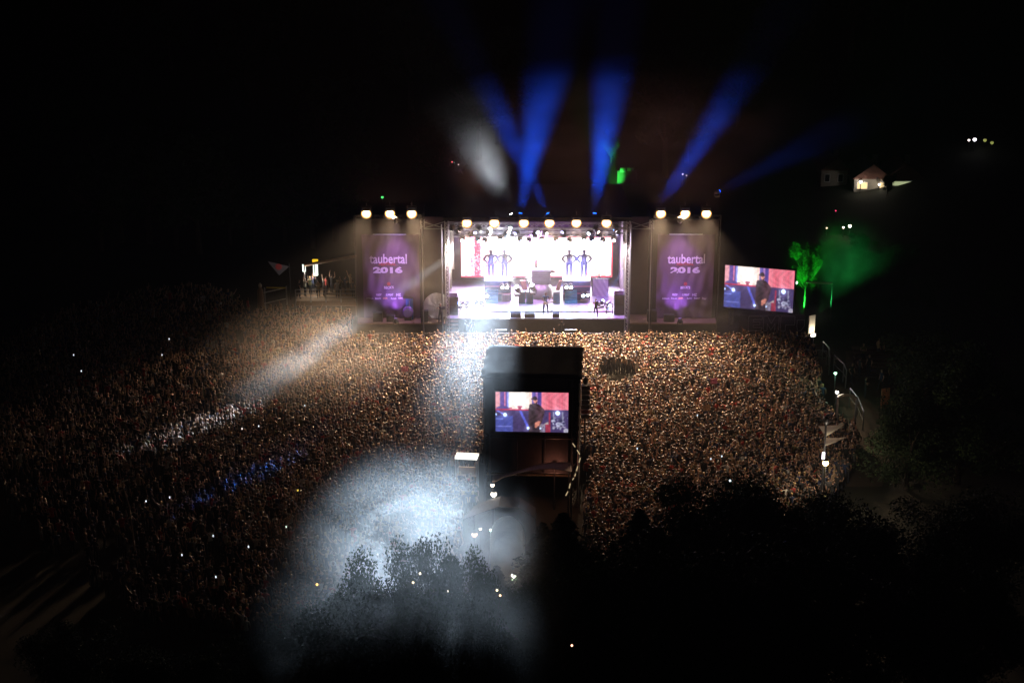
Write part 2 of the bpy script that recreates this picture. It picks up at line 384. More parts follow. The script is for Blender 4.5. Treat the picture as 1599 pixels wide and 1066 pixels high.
sb('back_wall', mat('plum_backcloth', (.07, .04, .07), .9, bump=.4, scale=2), [(xl + .1, xr - .1, YF + 11.6, YF + 11.7, 0, zt - .05)])
for s, x in ((-1, xl), (1, xr)): sb('side_wall', mat('plum_backcloth', (.11, .075, .11)), [(x - .06 - .02 * s, x + .06 - .02 * s, YF + .6, YF + 11.5, zd, zt - .05)])
sb('roof', BLACKCLOTH, [(xl - .2, xr + .2, YF - .2, YF + 12, zt, zt + .35)])
for x0, x1 in ((wl, wl2), (wr2, wr)):
    sb('wing_wall', BLACKCLOTH, [(x0, x1, YF + 1.6, YF + 1.7, zw, zt - .05)])
    for q in (x0, x1 - .08): sb('wing_side', BLACKCLOTH, [(q, q + .08, YF + 1.72, YF + 6, 0, zt - .05)])
    sb('wing_top', BLACKCLOTH, [(x0, x1, YF + .4, YF + 6, zt - .045, zt + .1)])
for x0, x1 in ((wl2 + .05, xl - .1), (xr + .1, wr2 - .05)): sb('recess_wall', mat('plum_backcloth', (.11, .075, .11)), [(x0, x1, YF + 2.6, YF + 2.7, zw, zt - .3)])
for px in (661, 691, 983, 1014): b = MB(); b.bar(Vector((X(px), YF - .1, 0)) - O, Vector((X(px), YF - .1, Z(350))) - O, .055, 8); b.obj('scaffold_post', STEEL, st)
for px in (557, 658, 1017, 1120): b = MB(); b.bar(Vector((X(px), YF + .05, 0)) - O, Vector((X(px), YF + .05, Z(338))) - O, .045, 8); b.obj('scaffold_post', DARKSTEEL, st)
for px in (699, 978): b = MB().truss(Vector((X(px), YF - .35, 0)) - O, Vector((X(px), YF - .35, Z(344))) - O, .28, r=.035); b.obj('truss_post', WHITEP, st)
for px in (662, 1014):
    b = MB(); b.truss(Vector((X(px), YF - .1, Z(357))) - O, Vector((X(px), YF - .1, Z(343))) - O, .3, r=.03); b.obj('truss_post', STEEL, st)
for a, c in ((664, 695), (983, 1012)):
    for y0, y1 in ((346, 356), (356, 346), (357, 357)):
        b = MB(); b.bar(Vector((X(a), YF - .1, Z(y0))) - O, Vector((X(c), YF - .12, Z(y1))) - O, .035, 6); b.obj('cross_brace', STEEL, st)
b = MB().truss(Vector((xl, YF - .4, Z(351))) - O, Vector((xr, YF - .4, Z(351))) - O, .45, r=.035); b.obj('front_truss', STEEL, st)
for yy, py in ((YF + 2.6, 361), (YF + 5.5, 366)):
    zz = Z(py, yy); b = MB().truss(Vector((xl + .3, yy, zz)) - O, Vector((xr - .3, yy, zz)) - O, .4, r=.03); b.obj('lighting_truss', STEEL, st)
    for x in np.linspace(xl + 1, xr - 1, 5): b = MB().bar(Vector((x, yy, zz + .2)) - O, Vector((x, yy, zt)) - O, .02, 5); b.obj('truss_hanger', DARKSTEEL, st)
for x0, x1 in ((wl, wl2), (wr2, wr)):
    b = MB().truss(Vector((x0, YF + .05, Z(340))) - O, Vector((x1, YF + .05, Z(340))) - O, .35, r=.03); b.obj('wing_truss', DARKSTEEL, st)
# white leg curtains on the proscenium
for px, s in ((700, 1), (980, -1)):
    b = MB(); n = 9; x0 = X(px) + .18 * s
    for k in range(n):
        xx = x0 + s * k * .045; dy = .05 * math.sin(k * 2.1); b.v += [(xx, YF - .05 + dy, Z(346)), (xx + .03 * math.sin(k), YF - .05 + dy, Z(420 + 30 * (k < 5)))]
    for k in range(n - 1): b.f.append((2 * k, 2 * k + 1, 2 * k + 3, 2 * k + 2)); b.m.append(0)
    o = b.obj('leg_curtain', WHITEP); tag(o, 'narrow white leg curtain at the %s edge of the stage opening' % ('left' if s > 0 else 'right'), 'curtain')
    so = o.modifiers.new('t', 'SOLIDIFY'); so.thickness = .01

# ------------------------------------------------------------------ banners
def text_mesh(body, size, sx=1., bold=0., spacing=1.):
    cu = bpy.data.curves.new('lettering', 'FONT'); cu.body = body; cu.size = size; cu.offset = bold; cu.align_x = 'CENTER'; cu.space_character = spacing; cu.extrude = .012; cu.resolution_u = 3
    o = bpy.data.objects.new('lettering', cu); C.objects.link(o); bpy.context.view_layer.update()
    me = bpy.data.meshes.new_from_object(o.evaluated_get(bpy.context.evaluated_depsgraph_get())); bpy.data.objects.remove(o)
    co = np.zeros(len(me.vertices) * 3); me.vertices.foreach_get('co', co); co = co.reshape(-1, 3); co[:, 0] *= sx
    out = np.stack([co[:, 0], -co[:, 2], co[:, 1]], 1); me.vertices.foreach_set('co', out.ravel()); me.update(); return me
YB = YF + 1.35
def fold(x, z, W, H):
    e = min(1, abs(x) / (W / 2)); low = max(0, .45 - z / H)
    return .10 * math.sin(x * 5.5 + .8 * z) * e ** 2 + .22 * low * math.sin(3.2 * x + 2.6 * z + 2 * math.sin(1.3 * x)) + .035 * math.sin(7 * x - 2 * z)
def banner(pxc, side):
    xc = X(pxc, YB); z0 = Z(496, YB); H = Z(366, YB) - z0; W = X(pxc + 44, YB) - X(pxc - 44, YB)
    t = thing('festival_banner', 'dark purple festival banner with white lettering on the %s stage wing' % side, 'banner', (xc, YB, z0), 0, 'banners on the stage wings')
    n, m = 46, 60; b = MB()
    for j in range(m + 1):
        for i in range(n + 1):
            x = -W / 2 + W * i / n; z = H * j / m; b.v.append((x, fold(x, z, W, H), z))
    for j in range(m):
        for i in range(n): b.f.append((j * (n + 1) + i, j * (n + 1) + i + 1, (j + 1) * (n + 1) + i + 1, (j + 1) * (n + 1) + i)); b.m.append(0)
    b.obj('fabric', BANNERCLOTH, t, smooth=True)
    b = MB(); b.bar((-W * .3, -.12, H + .04), (W * .28, -.12, H + .04), .06, 6); b.obj('top_bar', STEEL, t)
    s = W / 88
    def letters(name, body, dx, py, hpx, wpx, m_, bold=0.):
        me = text_mesh(body, 1., 1., bold); co = np.zeros(len(me.vertices) * 3); me.vertices.foreach_get('co', co); co = co.reshape(-1, 3)
        lo, hi = co.min(0), co.max(0); co[:, 0] = (co[:, 0] - (lo[0] + hi[0]) / 2) * (wpx * s / (hi[0] - lo[0])) + dx * s
        zc = Z(py, YB) - z0; co[:, 2] = (co[:, 2] - (lo[2] + hi[2]) / 2) * (hpx * (H / 130.) / (hi[2] - lo[2])) + zc
        for q in range(len(co)): co[q, 1] += fold(co[q, 0], co[q, 2], W, H) - .03
        me.vertices.foreach_set('co', co.ravel()); me.update(); me.materials.append(m_); inst(name, me, t)
    d0 = -4 if side == 'left' else 1
    letters('lettering', 'taubertal', d0, 404, 15, 58, PRINT, .018)
    letters('lettering', 'FESTIVAL', d0 - 1, 412.3, 4.2, 27, PRINTRED, .03)
    letters('lettering', '2016', d0 - 1, 421.5, 10, 46, PRINT, .055)
    letters('sponsor_name', "BECK'S", d0, 448.6, 4.2, 15, PRINT, .03)
    b = MB()
    b.prism([(q * .16 * math.cos(t_ * .785) + d0 * s, .16 * math.sin(t_ * .785) + Z(443, YB) - z0) for q, t_ in zip([1] * 8, range(8))], -.05, -.03); b.obj('sponsor_emblem', PRINTRED, t)
    for k, (dx, py, wp, hp, txt, m_) in enumerate(((-16, 460, 8, 3.4, 'WAZUP', PRINT), (1, 460, 11, 3.2, 'C-PRINT', PRINT), (15, 460, 7, 4, 'HZ', PRINT), (-30, 465.5, 11, 2.6, 'Jubilaum', PRINT), (-17, 465.5, 9, 2.6, 'Bus.tv', PRINT), (-6, 465.5, 7, 2.6, 'DER', PRINTOR), (7, 465.5, 8, 3, 'Rothen', PRINT), (19, 465.5, 9, 2.4, 'EMP', PRINT), (30, 465.5, 7, 3.4, 'Star', PRINT))):
        letters('sponsor_name', txt, dx + d0, py, hp, wp, m_, .02)
    return t
banner(612, 'left'); banner(1068, 'right')

# ------------------------------------------------------------------ floodlights, movers
LENS_W = glow('warm_lens', (1., .62, .28), 30, False)
def flood_mesh():
    b = MB(); b.box((0, .18, 0), (.74, .22, .80)); h = MB(); h.lathe((0, .0, 0), [(.30, -.05), (.34, -.02), (.30, .0), (.18, .04)], 20, (0, -1, 0))
    for k in (-1, 1): b.box((0, .02, k * .385), (.72, .07, .03)); b.box((k * .345, .02, 0), (.03, .07, .74))
    br = MB(); br.bar((-.4, .16, 0), (-.4, .16, .6), .025, 5).bar((.4, .16, 0), (.4, .16, .6), .025, 5).bar((-.4, .16, .6), (.4, .16, .6), .025, 5).bar((0, .16, .6), (0, .16, .95), .03, 5)
    fl = MB(); fl.box((0, -.12, .44), (.66, .34, .015), M=Matrix.Rotation(R(25), 3, 'X'))  # added white flap, catches the lamp for a bright patch above it
    return b.mesh('housing', DARKSTEEL), h.mesh('lens', LENS_W), br.mesh('bracket', DARKSTEEL), fl.mesh('barn_door', WHITEP)
FM = flood_mesh()
def halo_ring_mesh():  # glowing ring that imitates the orange halo around each floodlight
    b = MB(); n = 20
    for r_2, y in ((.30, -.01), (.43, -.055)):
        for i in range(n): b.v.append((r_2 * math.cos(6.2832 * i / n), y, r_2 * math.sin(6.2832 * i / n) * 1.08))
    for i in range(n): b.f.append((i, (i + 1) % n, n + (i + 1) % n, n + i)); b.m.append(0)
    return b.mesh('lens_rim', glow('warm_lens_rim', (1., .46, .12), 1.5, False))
FM = FM + (halo_ring_mesh(),)
ORD = ['leftmost', 'second', 'third', 'fourth', 'fifth', 'rightmost']
def flood(px, py, Y, label, group, watts, aimx=0, spread=76, aimz=-3.0):
    p = P(px, py, Y); t = thing('floodlight', label, 'floodlight', p, 0, group)
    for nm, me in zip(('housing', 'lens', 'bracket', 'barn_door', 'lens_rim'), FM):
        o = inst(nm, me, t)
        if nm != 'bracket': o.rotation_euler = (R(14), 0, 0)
    light('lamp', 'AREA', (0, -.06, -.02), (aimx, -3, aimz), WARM, watts, t, area=.62, spread=spread)
    light('spill', 'SPOT', (0, -.25, .3), (0, -.55, 1.5), (1, .42, .28), 1100, t, 125, 1., .2)  # added upward light that tints the haze above the stage
FW = 2900
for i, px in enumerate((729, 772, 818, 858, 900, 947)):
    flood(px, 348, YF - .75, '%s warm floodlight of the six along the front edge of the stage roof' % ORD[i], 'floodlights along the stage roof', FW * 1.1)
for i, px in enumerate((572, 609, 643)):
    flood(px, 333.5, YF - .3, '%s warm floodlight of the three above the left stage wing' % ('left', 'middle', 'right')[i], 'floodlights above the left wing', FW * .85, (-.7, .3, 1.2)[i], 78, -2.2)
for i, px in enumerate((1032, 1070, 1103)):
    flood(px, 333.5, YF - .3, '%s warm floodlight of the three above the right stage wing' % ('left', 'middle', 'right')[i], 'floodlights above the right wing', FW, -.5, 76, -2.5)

def mover_meshes():
    b = MB().box((0, 0, .07), (.36, .36, .14)); y = MB().box((-.21, 0, -.15), (.06, .16, .36)).box((.21, 0, -.15), (.06, .16, .36))
    h = MB().lathe((0, 0, 0), [(.10, .2), (.17, .12), (.18, -.12), (.15, -.22)], 12)
    l = MB().lathe((0, 0, 0), [(.135, -.232), (.135, -.222)], 12)
    return b.mesh('base', PLASTIC), y.mesh('yoke', PLASTIC), h.mesh('head', PLASTIC, True), l
MM = mover_meshes()
def mover(p, target, label, group, col, watts, size=14, blend=.6, lens=25, radius=.08, hang=True, cone=True):
    t = thing('moving_head_light', label, 'stage light', p, 0, group)
    o = inst('base', MM[0], t, (0, 0, .14 if hang else -.42)); inst('yoke', MM[1], t, (0, 0, .16 if hang else -.02))
    h = inst('head', MM[2], t)
    q = (Vector(target) - Vector(p)).to_track_quat('-Z', 'Y'); h.rotation_mode = 'QUATERNION'; h.rotation_quaternion = q
    key = 'lens_%d_%d_%d_%d' % (*[int(c * 99) for c in col], lens); me = bpy.data.meshes.get(key)
    if me is None: me = MM[3].mesh(key, glow(key, col, lens, False))
    inst('lens', me, h)
    if watts:
        l = light('beam', 'SPOT', (0, 0, -.26), None, col, watts, h, size, blend, radius)
    return t
top = lambda px, py=354, dy=-.2: P(px, py, YF + dy)
BG = 'beam lights on the stage roof'
# blue beams into the sky
UP = [((857, 337), (752, 120), 15, 2.0, 'mover on the stage roof throwing a narrow blue beam up to the left'),
      ((812, 337), (856, 100), 24, 2.2, 'mover on the stage roof throwing the wide blue beam nearest the middle'),
      ((928, 337), (960, 80), 21, 2.0, 'mover on the stage roof throwing the tallest blue beam straight up'),
      ((1026, 330), (1145, 145), 17, 1.3, 'mover right of the stage roof throwing a blue beam up to the right'),
      ((1120, 300), (1330, 195), 20, .13, 'mover on the right wing throwing the faint blue beam far right')]
for (a, t_, sz, pw, lb) in UP:
    p = P(a[0], a[1], YF + .3); mover(p, P(t_[0], t_[1], YF + 2.5), lb, BG, BLUE, 50000 * pw, sz, 1., 20, .45, False)
mover(P(800, 338, YF + .3), P(728, 190, YF + 1.5), 'mover on the stage roof throwing a white beam into the pale smoke puff', BG, COOL, 11000, 40, 1., 30, .9, False)
# white beams onto the crowd
TB = 'lights hung under the stage roof'
LB = (P(768, 356, YF - .1), G(335, 652, 1.7))
mover(LB[0], LB[1], 'roof light throwing the white beam across the left banner onto the crowd', TB, (.72, .87, 1), 330000, 6.4, 1., 60, .12)
mover(P(797, 356, YF - .1), P(640, 910, 72), 'roof light throwing the broad white beam down to the near trees', TB, (.62, .80, 1.), 640000, 12.2, 1., 60, .12)
# wash onto the deck
for i, (px, tx, col, wt) in enumerate(((735, 760, (.62, .28, 1), 5000), (790, 800, (.35, .5, 1), 5500), (835, 845, (.6, .75, 1), 5500), (880, 890, (.38, .42, 1), 5500), (935, 930, (.8, .3, .95), 5000))):
    p = P(px, 367, YF + 2.4); mover(p, G(tx, 487, zd), ['first', 'second', 'third', 'fourth', 'fifth'][i] + ' deck wash light from the left on the inner lighting truss', 'wash lights on the inner truss', col, wt, 55, .8, 40, .15)
for i, px in enumerate((722, 746, 757, 781, 812, 826, 846, 868, 889, 912, 924, 941, 958)):
    p = P(px, 373 + (i % 3) * 1.5, YF + 5.3); mover(p, p + Vector((math.sin(i * 2.1) * .8, -1, -.5)), 'small moving light hanging in a row over the white backdrop screen', 'small lights over the backdrop', [COOL, (.5, .6, 1), (.8, .7, 1)][i % 3], 0, lens=[30, 14, 40][i % 3])
for i, px in enumerate((742, 763, 795, 807, 838, 851, 880, 921, 932, 963)):
    p = P(px, 361 + (i % 2) * 2, YF + 2.4); mover(p, p + Vector((math.sin(i * 1.7), -1, -.4)), 'small moving light clamped to the inner lighting truss', 'small lights on the inner truss', [(.55, .5, 1), COOL, (1, .8, .7)][i % 3], 0, lens=[6, 22, 10][i % 3])
# added blue lights, standing in for the haze glow on the giant figures
for px, tx, lb in ((748, 777, 'left'), (930, 900, 'right')):
    mover(P(px, 357, YF - .5), P(tx, 425, YF + 5.8), 'blue light on the front truss aimed at the figures on the %s riser' % lb, 'riser front lights', (.30, .36, 1), 16000, 20, .8, 30, .1)
# floor movers
zf = zd + .5
def floor_mover(px, py, Y, tgt, label, watts, size, group='floor lights on stage', col=(.25, .42, 1)):
    return mover(P(px, py, Y), tgt, label, group, col, watts, size, .6, 40, .06, False)
floor_mover(719, 473, YF + 1.5, P(700, 478, YF), 'outer floor light beside the left stage stairs', 20000, 8)
floor_mover(729, 473, YF + 2.2, P(775, 440, YF + 4), 'inner floor light beside the left stage stairs', 1500, 10)
floor_mover(744, 472, YF + 3.5, P(772, 400, YF + 5), 'left floor light of the pair before the left riser', 50000, 9)
floor_mover(752, 472, YF + 3.5, P(764, 440, YF + 3.6), 'right floor light of the pair before the left riser', 40000, 8)
floor_mover(940, 472, YF + 3, P(1012, 362, YF + 1), 'floor light on the right throwing a blue beam up across the stage edge', 420000, 7)
floor_mover(933, 474, YF + 2.4, P(900, 440, YF + 3), 'left floor light behind the dark-clad player on the right', 2500, 9)
floor_mover(949, 474, YF + 1.6, P(1000, 505, YF - .5), 'floor light on the far right throwing a short blue beam down outward', 90000, 7)
mover(P(962, 357, YF - .4), G(378, 752, 1.5), 'light under the right roof end throwing a thin blue beam onto the left crowd', TB, (.03, .18, 1), 520000, 3.0, .8, 30, .08)
for px, py, lb in ((784, 446, 'left riser light of the pair on the left riser front'), (791, 446, 'right riser light of the pair on the left riser front'), (884, 446, 'left riser light of the pair on the right riser front'), (891, 446, 'right riser light of the pair on the right riser front'),
                   (760, 459.5, 'small light at the left corner of the left riser'), (910, 459, 'small light at the right corner of the right riser'), (917, 458, 'small pale light beside the right riser corner light')):
    p = P(px, py, YF + 4.3); mover(p, p + Vector((.2, -1, -.5)), lb, 'riser lights', (.6, .78, 1), 900, 40, .8, 40, .06, False)
for px, py, lb, wt in ((808, 452, 'white flood lamp left of the central podium glaring at the crowd', 12000), (832, 449.5, 'brightest white flood lamp in front of the central podium', 30000)):
    p = P(px, py, YF + 4.0); t = mover(p, p + Vector((-.35, -.3, .9)), lb, 'white lamps before the podium', (.9, .96, 1), wt, 40, .9, 90, .1, False); t.scale = (1.35,) * 3
# purple washes onto banners, side areas; those hung over the banners are added
for px, lb in ((618, 'left'), (1062, 'right')):
    mover(P(px, 344, YF - .7), P(px, 440, YB), 'violet wash light hung over the %s festival banner' % lb, 'banner wash lights', (.62, .34, .9), 2000, 66, 1., 4, .1)
    p = P(px, 501, YF + .15); mover(p, P(px - 6, 440, YB), 'purple uplight at the foot of the %s festival banner' % lb, 'banner uplights', PURP, 800, 110, 1., 3, .1, False)
for px, tx in ((716, 702), (965, 975)):
    p = P(px, 362, YF + 1.2); mover(p, P(tx, 450, YF + 3), 'violet side light under the %s end of the roof' % ('left' if px < 800 else 'right'), 'violet side lights', PURP, 4200, 85, .9, 5, .1)
p = P(840, 359, YF + 5); mover(p, P(840, 440, YF + 11), 'violet light on the inner truss washing the back wall', 'violet side lights', (.62, .25, .9), 7000, 150, .9, 5, .1)
p = P(706, 356, YF - .9); mover(p, P(683, 484, YF + 1.2), 'white light aimed at the round foil disc', None, (1, .93, .8), 9000, 20, .6, 20, .1)  # extra light added to brighten the foil disc
for px, tx, lb in ((719, 699, 'left'), (961, 979, 'right')): mover(P(px, 357, YF - .85), P(tx, 405, YF - .3), 'white-pink light on the %s end of the front truss lighting the post' % lb, 'post lights', (1, .82, .9), 2200, 42, .8, 40, .1)

# ------------------------------------------------------------------ screens
def canvas(W, H):
    yy, xx = np.mgrid[0:H, 0:W]; return np.zeros((H, W, 3)), (xx + .5) / W, (yy + .5) / H
def blur(a, k=1):
    for _ in range(k):
        p = np.pad(a, ((1, 1), (1, 1), (0, 0)), mode='edge'); a = (p[1:-1, 1:-1] * 2 + p[:-2, 1:-1] + p[2:, 1:-1] + p[1:-1, :-2] + p[1:-1, 2:]) / 6
    return a
def feed():
    W, H = 176, 98; a, x, y = canvas(W, H)
    s = lambda m, c: a.__setitem__(m, c)
    s(y >= 0, (.95, .62, .68)); s((x > .065) & (x < .18), (.38, .28, .62)); s((x > .12) & (x < .135), (.98, .5, .62)); s((x > .16) & (x < .2), (.55, .6, .98))
    s((x > .18) & (x < .5), (1., .93, .86)); s((x > .46) & (x < .5), (1, .8, .72)); s((x > .5) & (x < .63), (.30, .24, .58)); s((x > .55) & (x < .58), (.75, .5, .8))
    for k in range(40):
        x0 = .63 + .37 * k / 40; v = .75 + .25 * math.sin(k * 2.3) * math.cos(k * .7); s((x >= x0) & (x < x0 + .0095), (.95, .25 + .25 * v, .36 + .22 * v))
    s((y > .34) & (x < .19) & (y < .45) & (((x - .1) / .1) ** 2 + ((y - .45) / .1) ** 2 < 1), (.33, .25, .55))
    s((y > .425) & (y < .455) & (x < .66), (.80, .12, .25)); s((y > .455) | ((y > .435) & (x > .66)), (.22, .17, .36))
    s((y > .36) & (y < .43) & (abs(x - .335) < .02), (.5, .12, .2)); s((abs(y - .365) < .02) & (abs(x - .335) < .035), (.55, .14, .22)); s((abs(y - .40) < .015) & (abs(x - .21) < .02), (.6, .2, .3))
    s((y > .6) & (x < .24), (.24, .27, .62)); s((y > .66) & (y < .69) & (x < .1), (.45, .5, .9)); s((y > .86) & (y < .88) & (x < .22), (.5, .52, .9)); s((y > .48) & (y < .5) & (x < .1), (.6, .2, .45))
    s((y > .47) & (abs(x - (.34 + .26 * (y - .47))) < .018), (.32, .34, .85)); s((y > .47) & (y < .6) & (abs(x - .02 - (y - .47)) < .02), (.45, .5, .95))
    s((y > .5) & (x > .735) & (x < .755), (.66, .15, .26)); s((y > .8) & (x > .69) & (x < .75), (.62, .16, .26))
    for k in range(60): 
        qx, qy, qr = .78 + .18 * rng.random(), .62 + .3 * rng.random(), .008 + .012 * rng.random(); c_ = rng.choice([.12, .55, .75]); s(((x - qx) / qr) ** 2 + ((y - qy) * .56 / qr) ** 2 < 1, (c_, c_, c_ + .14))
    s((abs(x - .86) < .07) & (abs(y - .59) < .1) & (abs(x - .86) > .055), (.5, .5, .62)); s((abs(y - .87) < .012) & (x > .79) & (x < .97), (.55, .5, .62)); s((((x - .97) / .035) ** 2 + ((y - .96) / .06) ** 2) < 1, (.72, .7, .8))
    # performer: coat, arm to the face, cap
    body = (y > .30) & (x > .455 + .02 * np.clip((.42 - y) * 6, 0, 2)) & (x < .645 - .05 * np.clip((.4 - y) * 9, 0, 1) - .02 * np.sin(y * 9)); s(body & (y > .3), (.13, .085, .10)); s(body & (y > .8) & (x > .5) , (.10, .07, .10))
    s((((x - .535) / .075) ** 2 + ((y - .36) / .08) ** 2) < 1, (.12, .08, .09)); s((((x - .62) / .055) ** 2 + ((y - .48) / .1) ** 2) < 1, (.14, .09, .11))
    s((((x - .545) / .028) ** 2 + ((y - .2) / .075) ** 2) < 1, (.85, .52, .46)); s((((x - .538) / .033) ** 2 + ((y - .155) / .05) ** 2) < 1, (.10, .06, .08)); s((abs(y - .17) < .012) & (abs(x - .53) < .042), (.08, .05, .06))
    s((((x - .558) / .013) ** 2 + ((y - .25) / .03) ** 2) < 1, (.80, .45, .42)); s((abs(x - .57 + (y - .25) * .4) < .008) & (abs(y - .26) < .03), (.08, .06, .06)); s((abs(x - .55) < .008) & (abs(y - .205) < .01), (.35, .15, .15))
    s((((x - .575) / .035) ** 2 + ((y - .8) / .055) ** 2) < 1, (.85, .50, .42)); s((((x - .555) / .018) ** 2 + ((y - .86) / .04) ** 2) < 1, (.8, .46, .38)); s((abs(x - .6 - (y - .75) * .1) < .02) & (abs(y - .75) < .03), (.78, .45, .38))
    s((x > .61) & (x < .68) & (y > .8) & (rng.random(x.shape) > .45), (.72, .68, .74)); s((x > .66) & (x < .73) & (abs(y - .77) < .04) & (y > .8 - (x - .66)), (.7, .62, .62))
    for cx, cy_, q in ((.13, .575, .024), (.855, .515, .03), (.447, .905, .018), (.617, .91, .012), (.005, .57, .015)): s((((x - cx)) ** 2 + ((y - cy_) * .56) ** 2) < q ** 2, (1., 1.2, 1.5))
    fl = .5 + .5 * np.sin(x * 60 + 4 * np.sin(y * 9)) * np.sin(y * 23 + x * 11); dark = (a.mean(2) < .2)[:, :, None]
    a = a * (.86 + .22 * fl[:, :, None]) + dark * fl[:, :, None] * np.array([.10, .07, .10])
    a = blur(a, 2)
    for cx, cy_, q in ((.13, .575, .05), (.855, .515, .07), (.447, .905, .04), (.34, .2, .16)): a += (.34 * np.exp(-(((x - cx) ** 2 + ((y - cy_) * .56) ** 2) / q ** 2)))[:, :, None] * np.array([.75, .8, 1.])
    a += (.10 * np.exp(-((x - .62) / .05) ** 2 - ((y - .55) / .3) ** 2))[:, :, None] * np.array([.9, .5, .6]); a += .05 * np.sin(x * 40)[:, :, None] * (y < .45)[:, :, None]
    a += rng.normal(size=a.shape[:2])[:, :, None] * .03; a *= np.where(np.arange(a.shape[0]) % 2, .96, 1.03)[:, None, None]; return np.clip(a * .88 + .10, .0, 2)
def backdrop():
    W, H = 230, 62; a, x, y = canvas(W, H); a[:] = (1, .97, .98)
    n = rng.random((H, W))
    col = lambda m, c: a.__setitem__(m, c)
    for k in range(26):      # pink ragged towers on the left, fading to white
        x0 = .06 + .011 * k; h = .35 + .4 * abs(math.sin(k * 1.9)) ; m = (x > x0) & (x < x0 + .009) & (y > 1 - h - .35 * (k < 12)) & (n > .25 + .022 * k); col(m, (.95, .34, .42))
    col((x < .05) & (n > .35), (.98, .62, .66)); col((x > .085) & (x < .125) & (n > .15), (.80, .22, .34))
    for k in range(24):
        x0 = .83 + .0068 * k; h = .18 + .62 * math.exp(-((k - 10) / 3.) ** 2) + .1 * math.sin(k * 2.2); m = (x > x0) & (x < x0 + .006) & (y > 1 - h) & (n > .3); col(m, (1, .55, .45))
    col((x > .86) & (y > .68) & (n > .4), (1, .62, .52)); col((y > .965), (.9, .2, .3)); col((y < .03) & (x > .5), (.95, .35, .42)); col(x > .99, (.95, .3, .35))
    return blur(a, 1)
def screen_mesh(img, W, H, m, z0=0):
    h, w_ = img.shape[:2]; ii, jj = np.meshgrid(np.arange(w_ + 1), np.arange(h + 1)); V = np.stack([(ii / w_ - .5) * W, 0 * ii, (1 - jj / h) * H + z0], -1).reshape(-1, 3)
    i, j = np.meshgrid(np.arange(w_), np.arange(h)); k = (j * (w_ + 1) + i).ravel(); Fc = np.stack([k + w_ + 1, k + w_ + 2, k + 1, k], 1)
    me = bpy.data.meshes.new('display'); me.from_pydata(V.tolist(), [], Fc.tolist())
    at = me.attributes.new('picture', 'FLOAT_COLOR', 'CORNER'); col = np.ones((w_ * h, 4, 4)); col[:, :, :3] = img.reshape(-1, 1, 3); at.data.foreach_set('color', col.ravel().astype('f'))
    me.materials.append(m); me.update(); return me
FEED = feed(); lin = lambda a: np.clip(a, 0, None) ** 2.2
def led(name, label, bl, br_, hgt, img, m, group=None, depth=.35, area_w=0, feet=None):
    bl = Vector(bl); br_ = Vector(br_); W = (br_ - bl).length; rz = math.atan2(br_.y - bl.y, br_.x - bl.x); c = (bl + br_) / 2
    t = thing(name, label, 'screen', c, rz, group); inst('display', screen_mesh(img, W, hgt, m), t)
    b = MB().box((0, depth / 2 + .02, hgt / 2), (W + .24, depth, hgt + .24)); b.obj('cabinet', PLASTIC, t)
    b = MB(); f = .1
    b.box((0, -.02, hgt + f / 2 + .01), (W + .24, .06, f)).box((0, -.02, -f / 2 - .01), (W + .24, .06, f)).box((-W / 2 - .065, -.02, hgt / 2), (f, .06, hgt)).box((W / 2 + .065, -.02, hgt / 2), (f, .06, hgt)); b.obj('frame', PLASTIC, t)
    if feet:
        for s in (-1, 1): b = MB().truss((s * W * .4, depth / 2 + .3, -c.z), (s * W * .4, depth / 2 + .3, hgt * .9), .35, r=.03); b.obj('support_post', DARKSTEEL, t)
    if area_w:
        l = light('screen_glow', 'AREA', (0, -.08, hgt / 2), (0, -3, hgt / 2 - .5), (.92, .80, 1), area_w, t); l.data.shape = 'RECTANGLE'; l.data.size = W; l.data.size_y = hgt
    return t
YBK = YF + 9.5
a = P(720.5, 432.5, YBK); c = P(955.5, 432.5, YBK); h = P(720, 369.5, YBK).z - a.z
led('led_backdrop', 'huge glaring white LED backdrop with pink towers across the back of stage', a, c, h, lin(backdrop()), screen_mat('backdrop_picture', 3.2), area_w=8000)
a = P(1130, 478.5, 138); c = P(1237.5, 488.5, 136.2); led('led_screen', 'large side screen showing a man in black, standing right of the stage', a, c, 3.75, lin(FEED), screen_mat('feed_picture', 1.05), 'video screens showing the performer', feet=True)

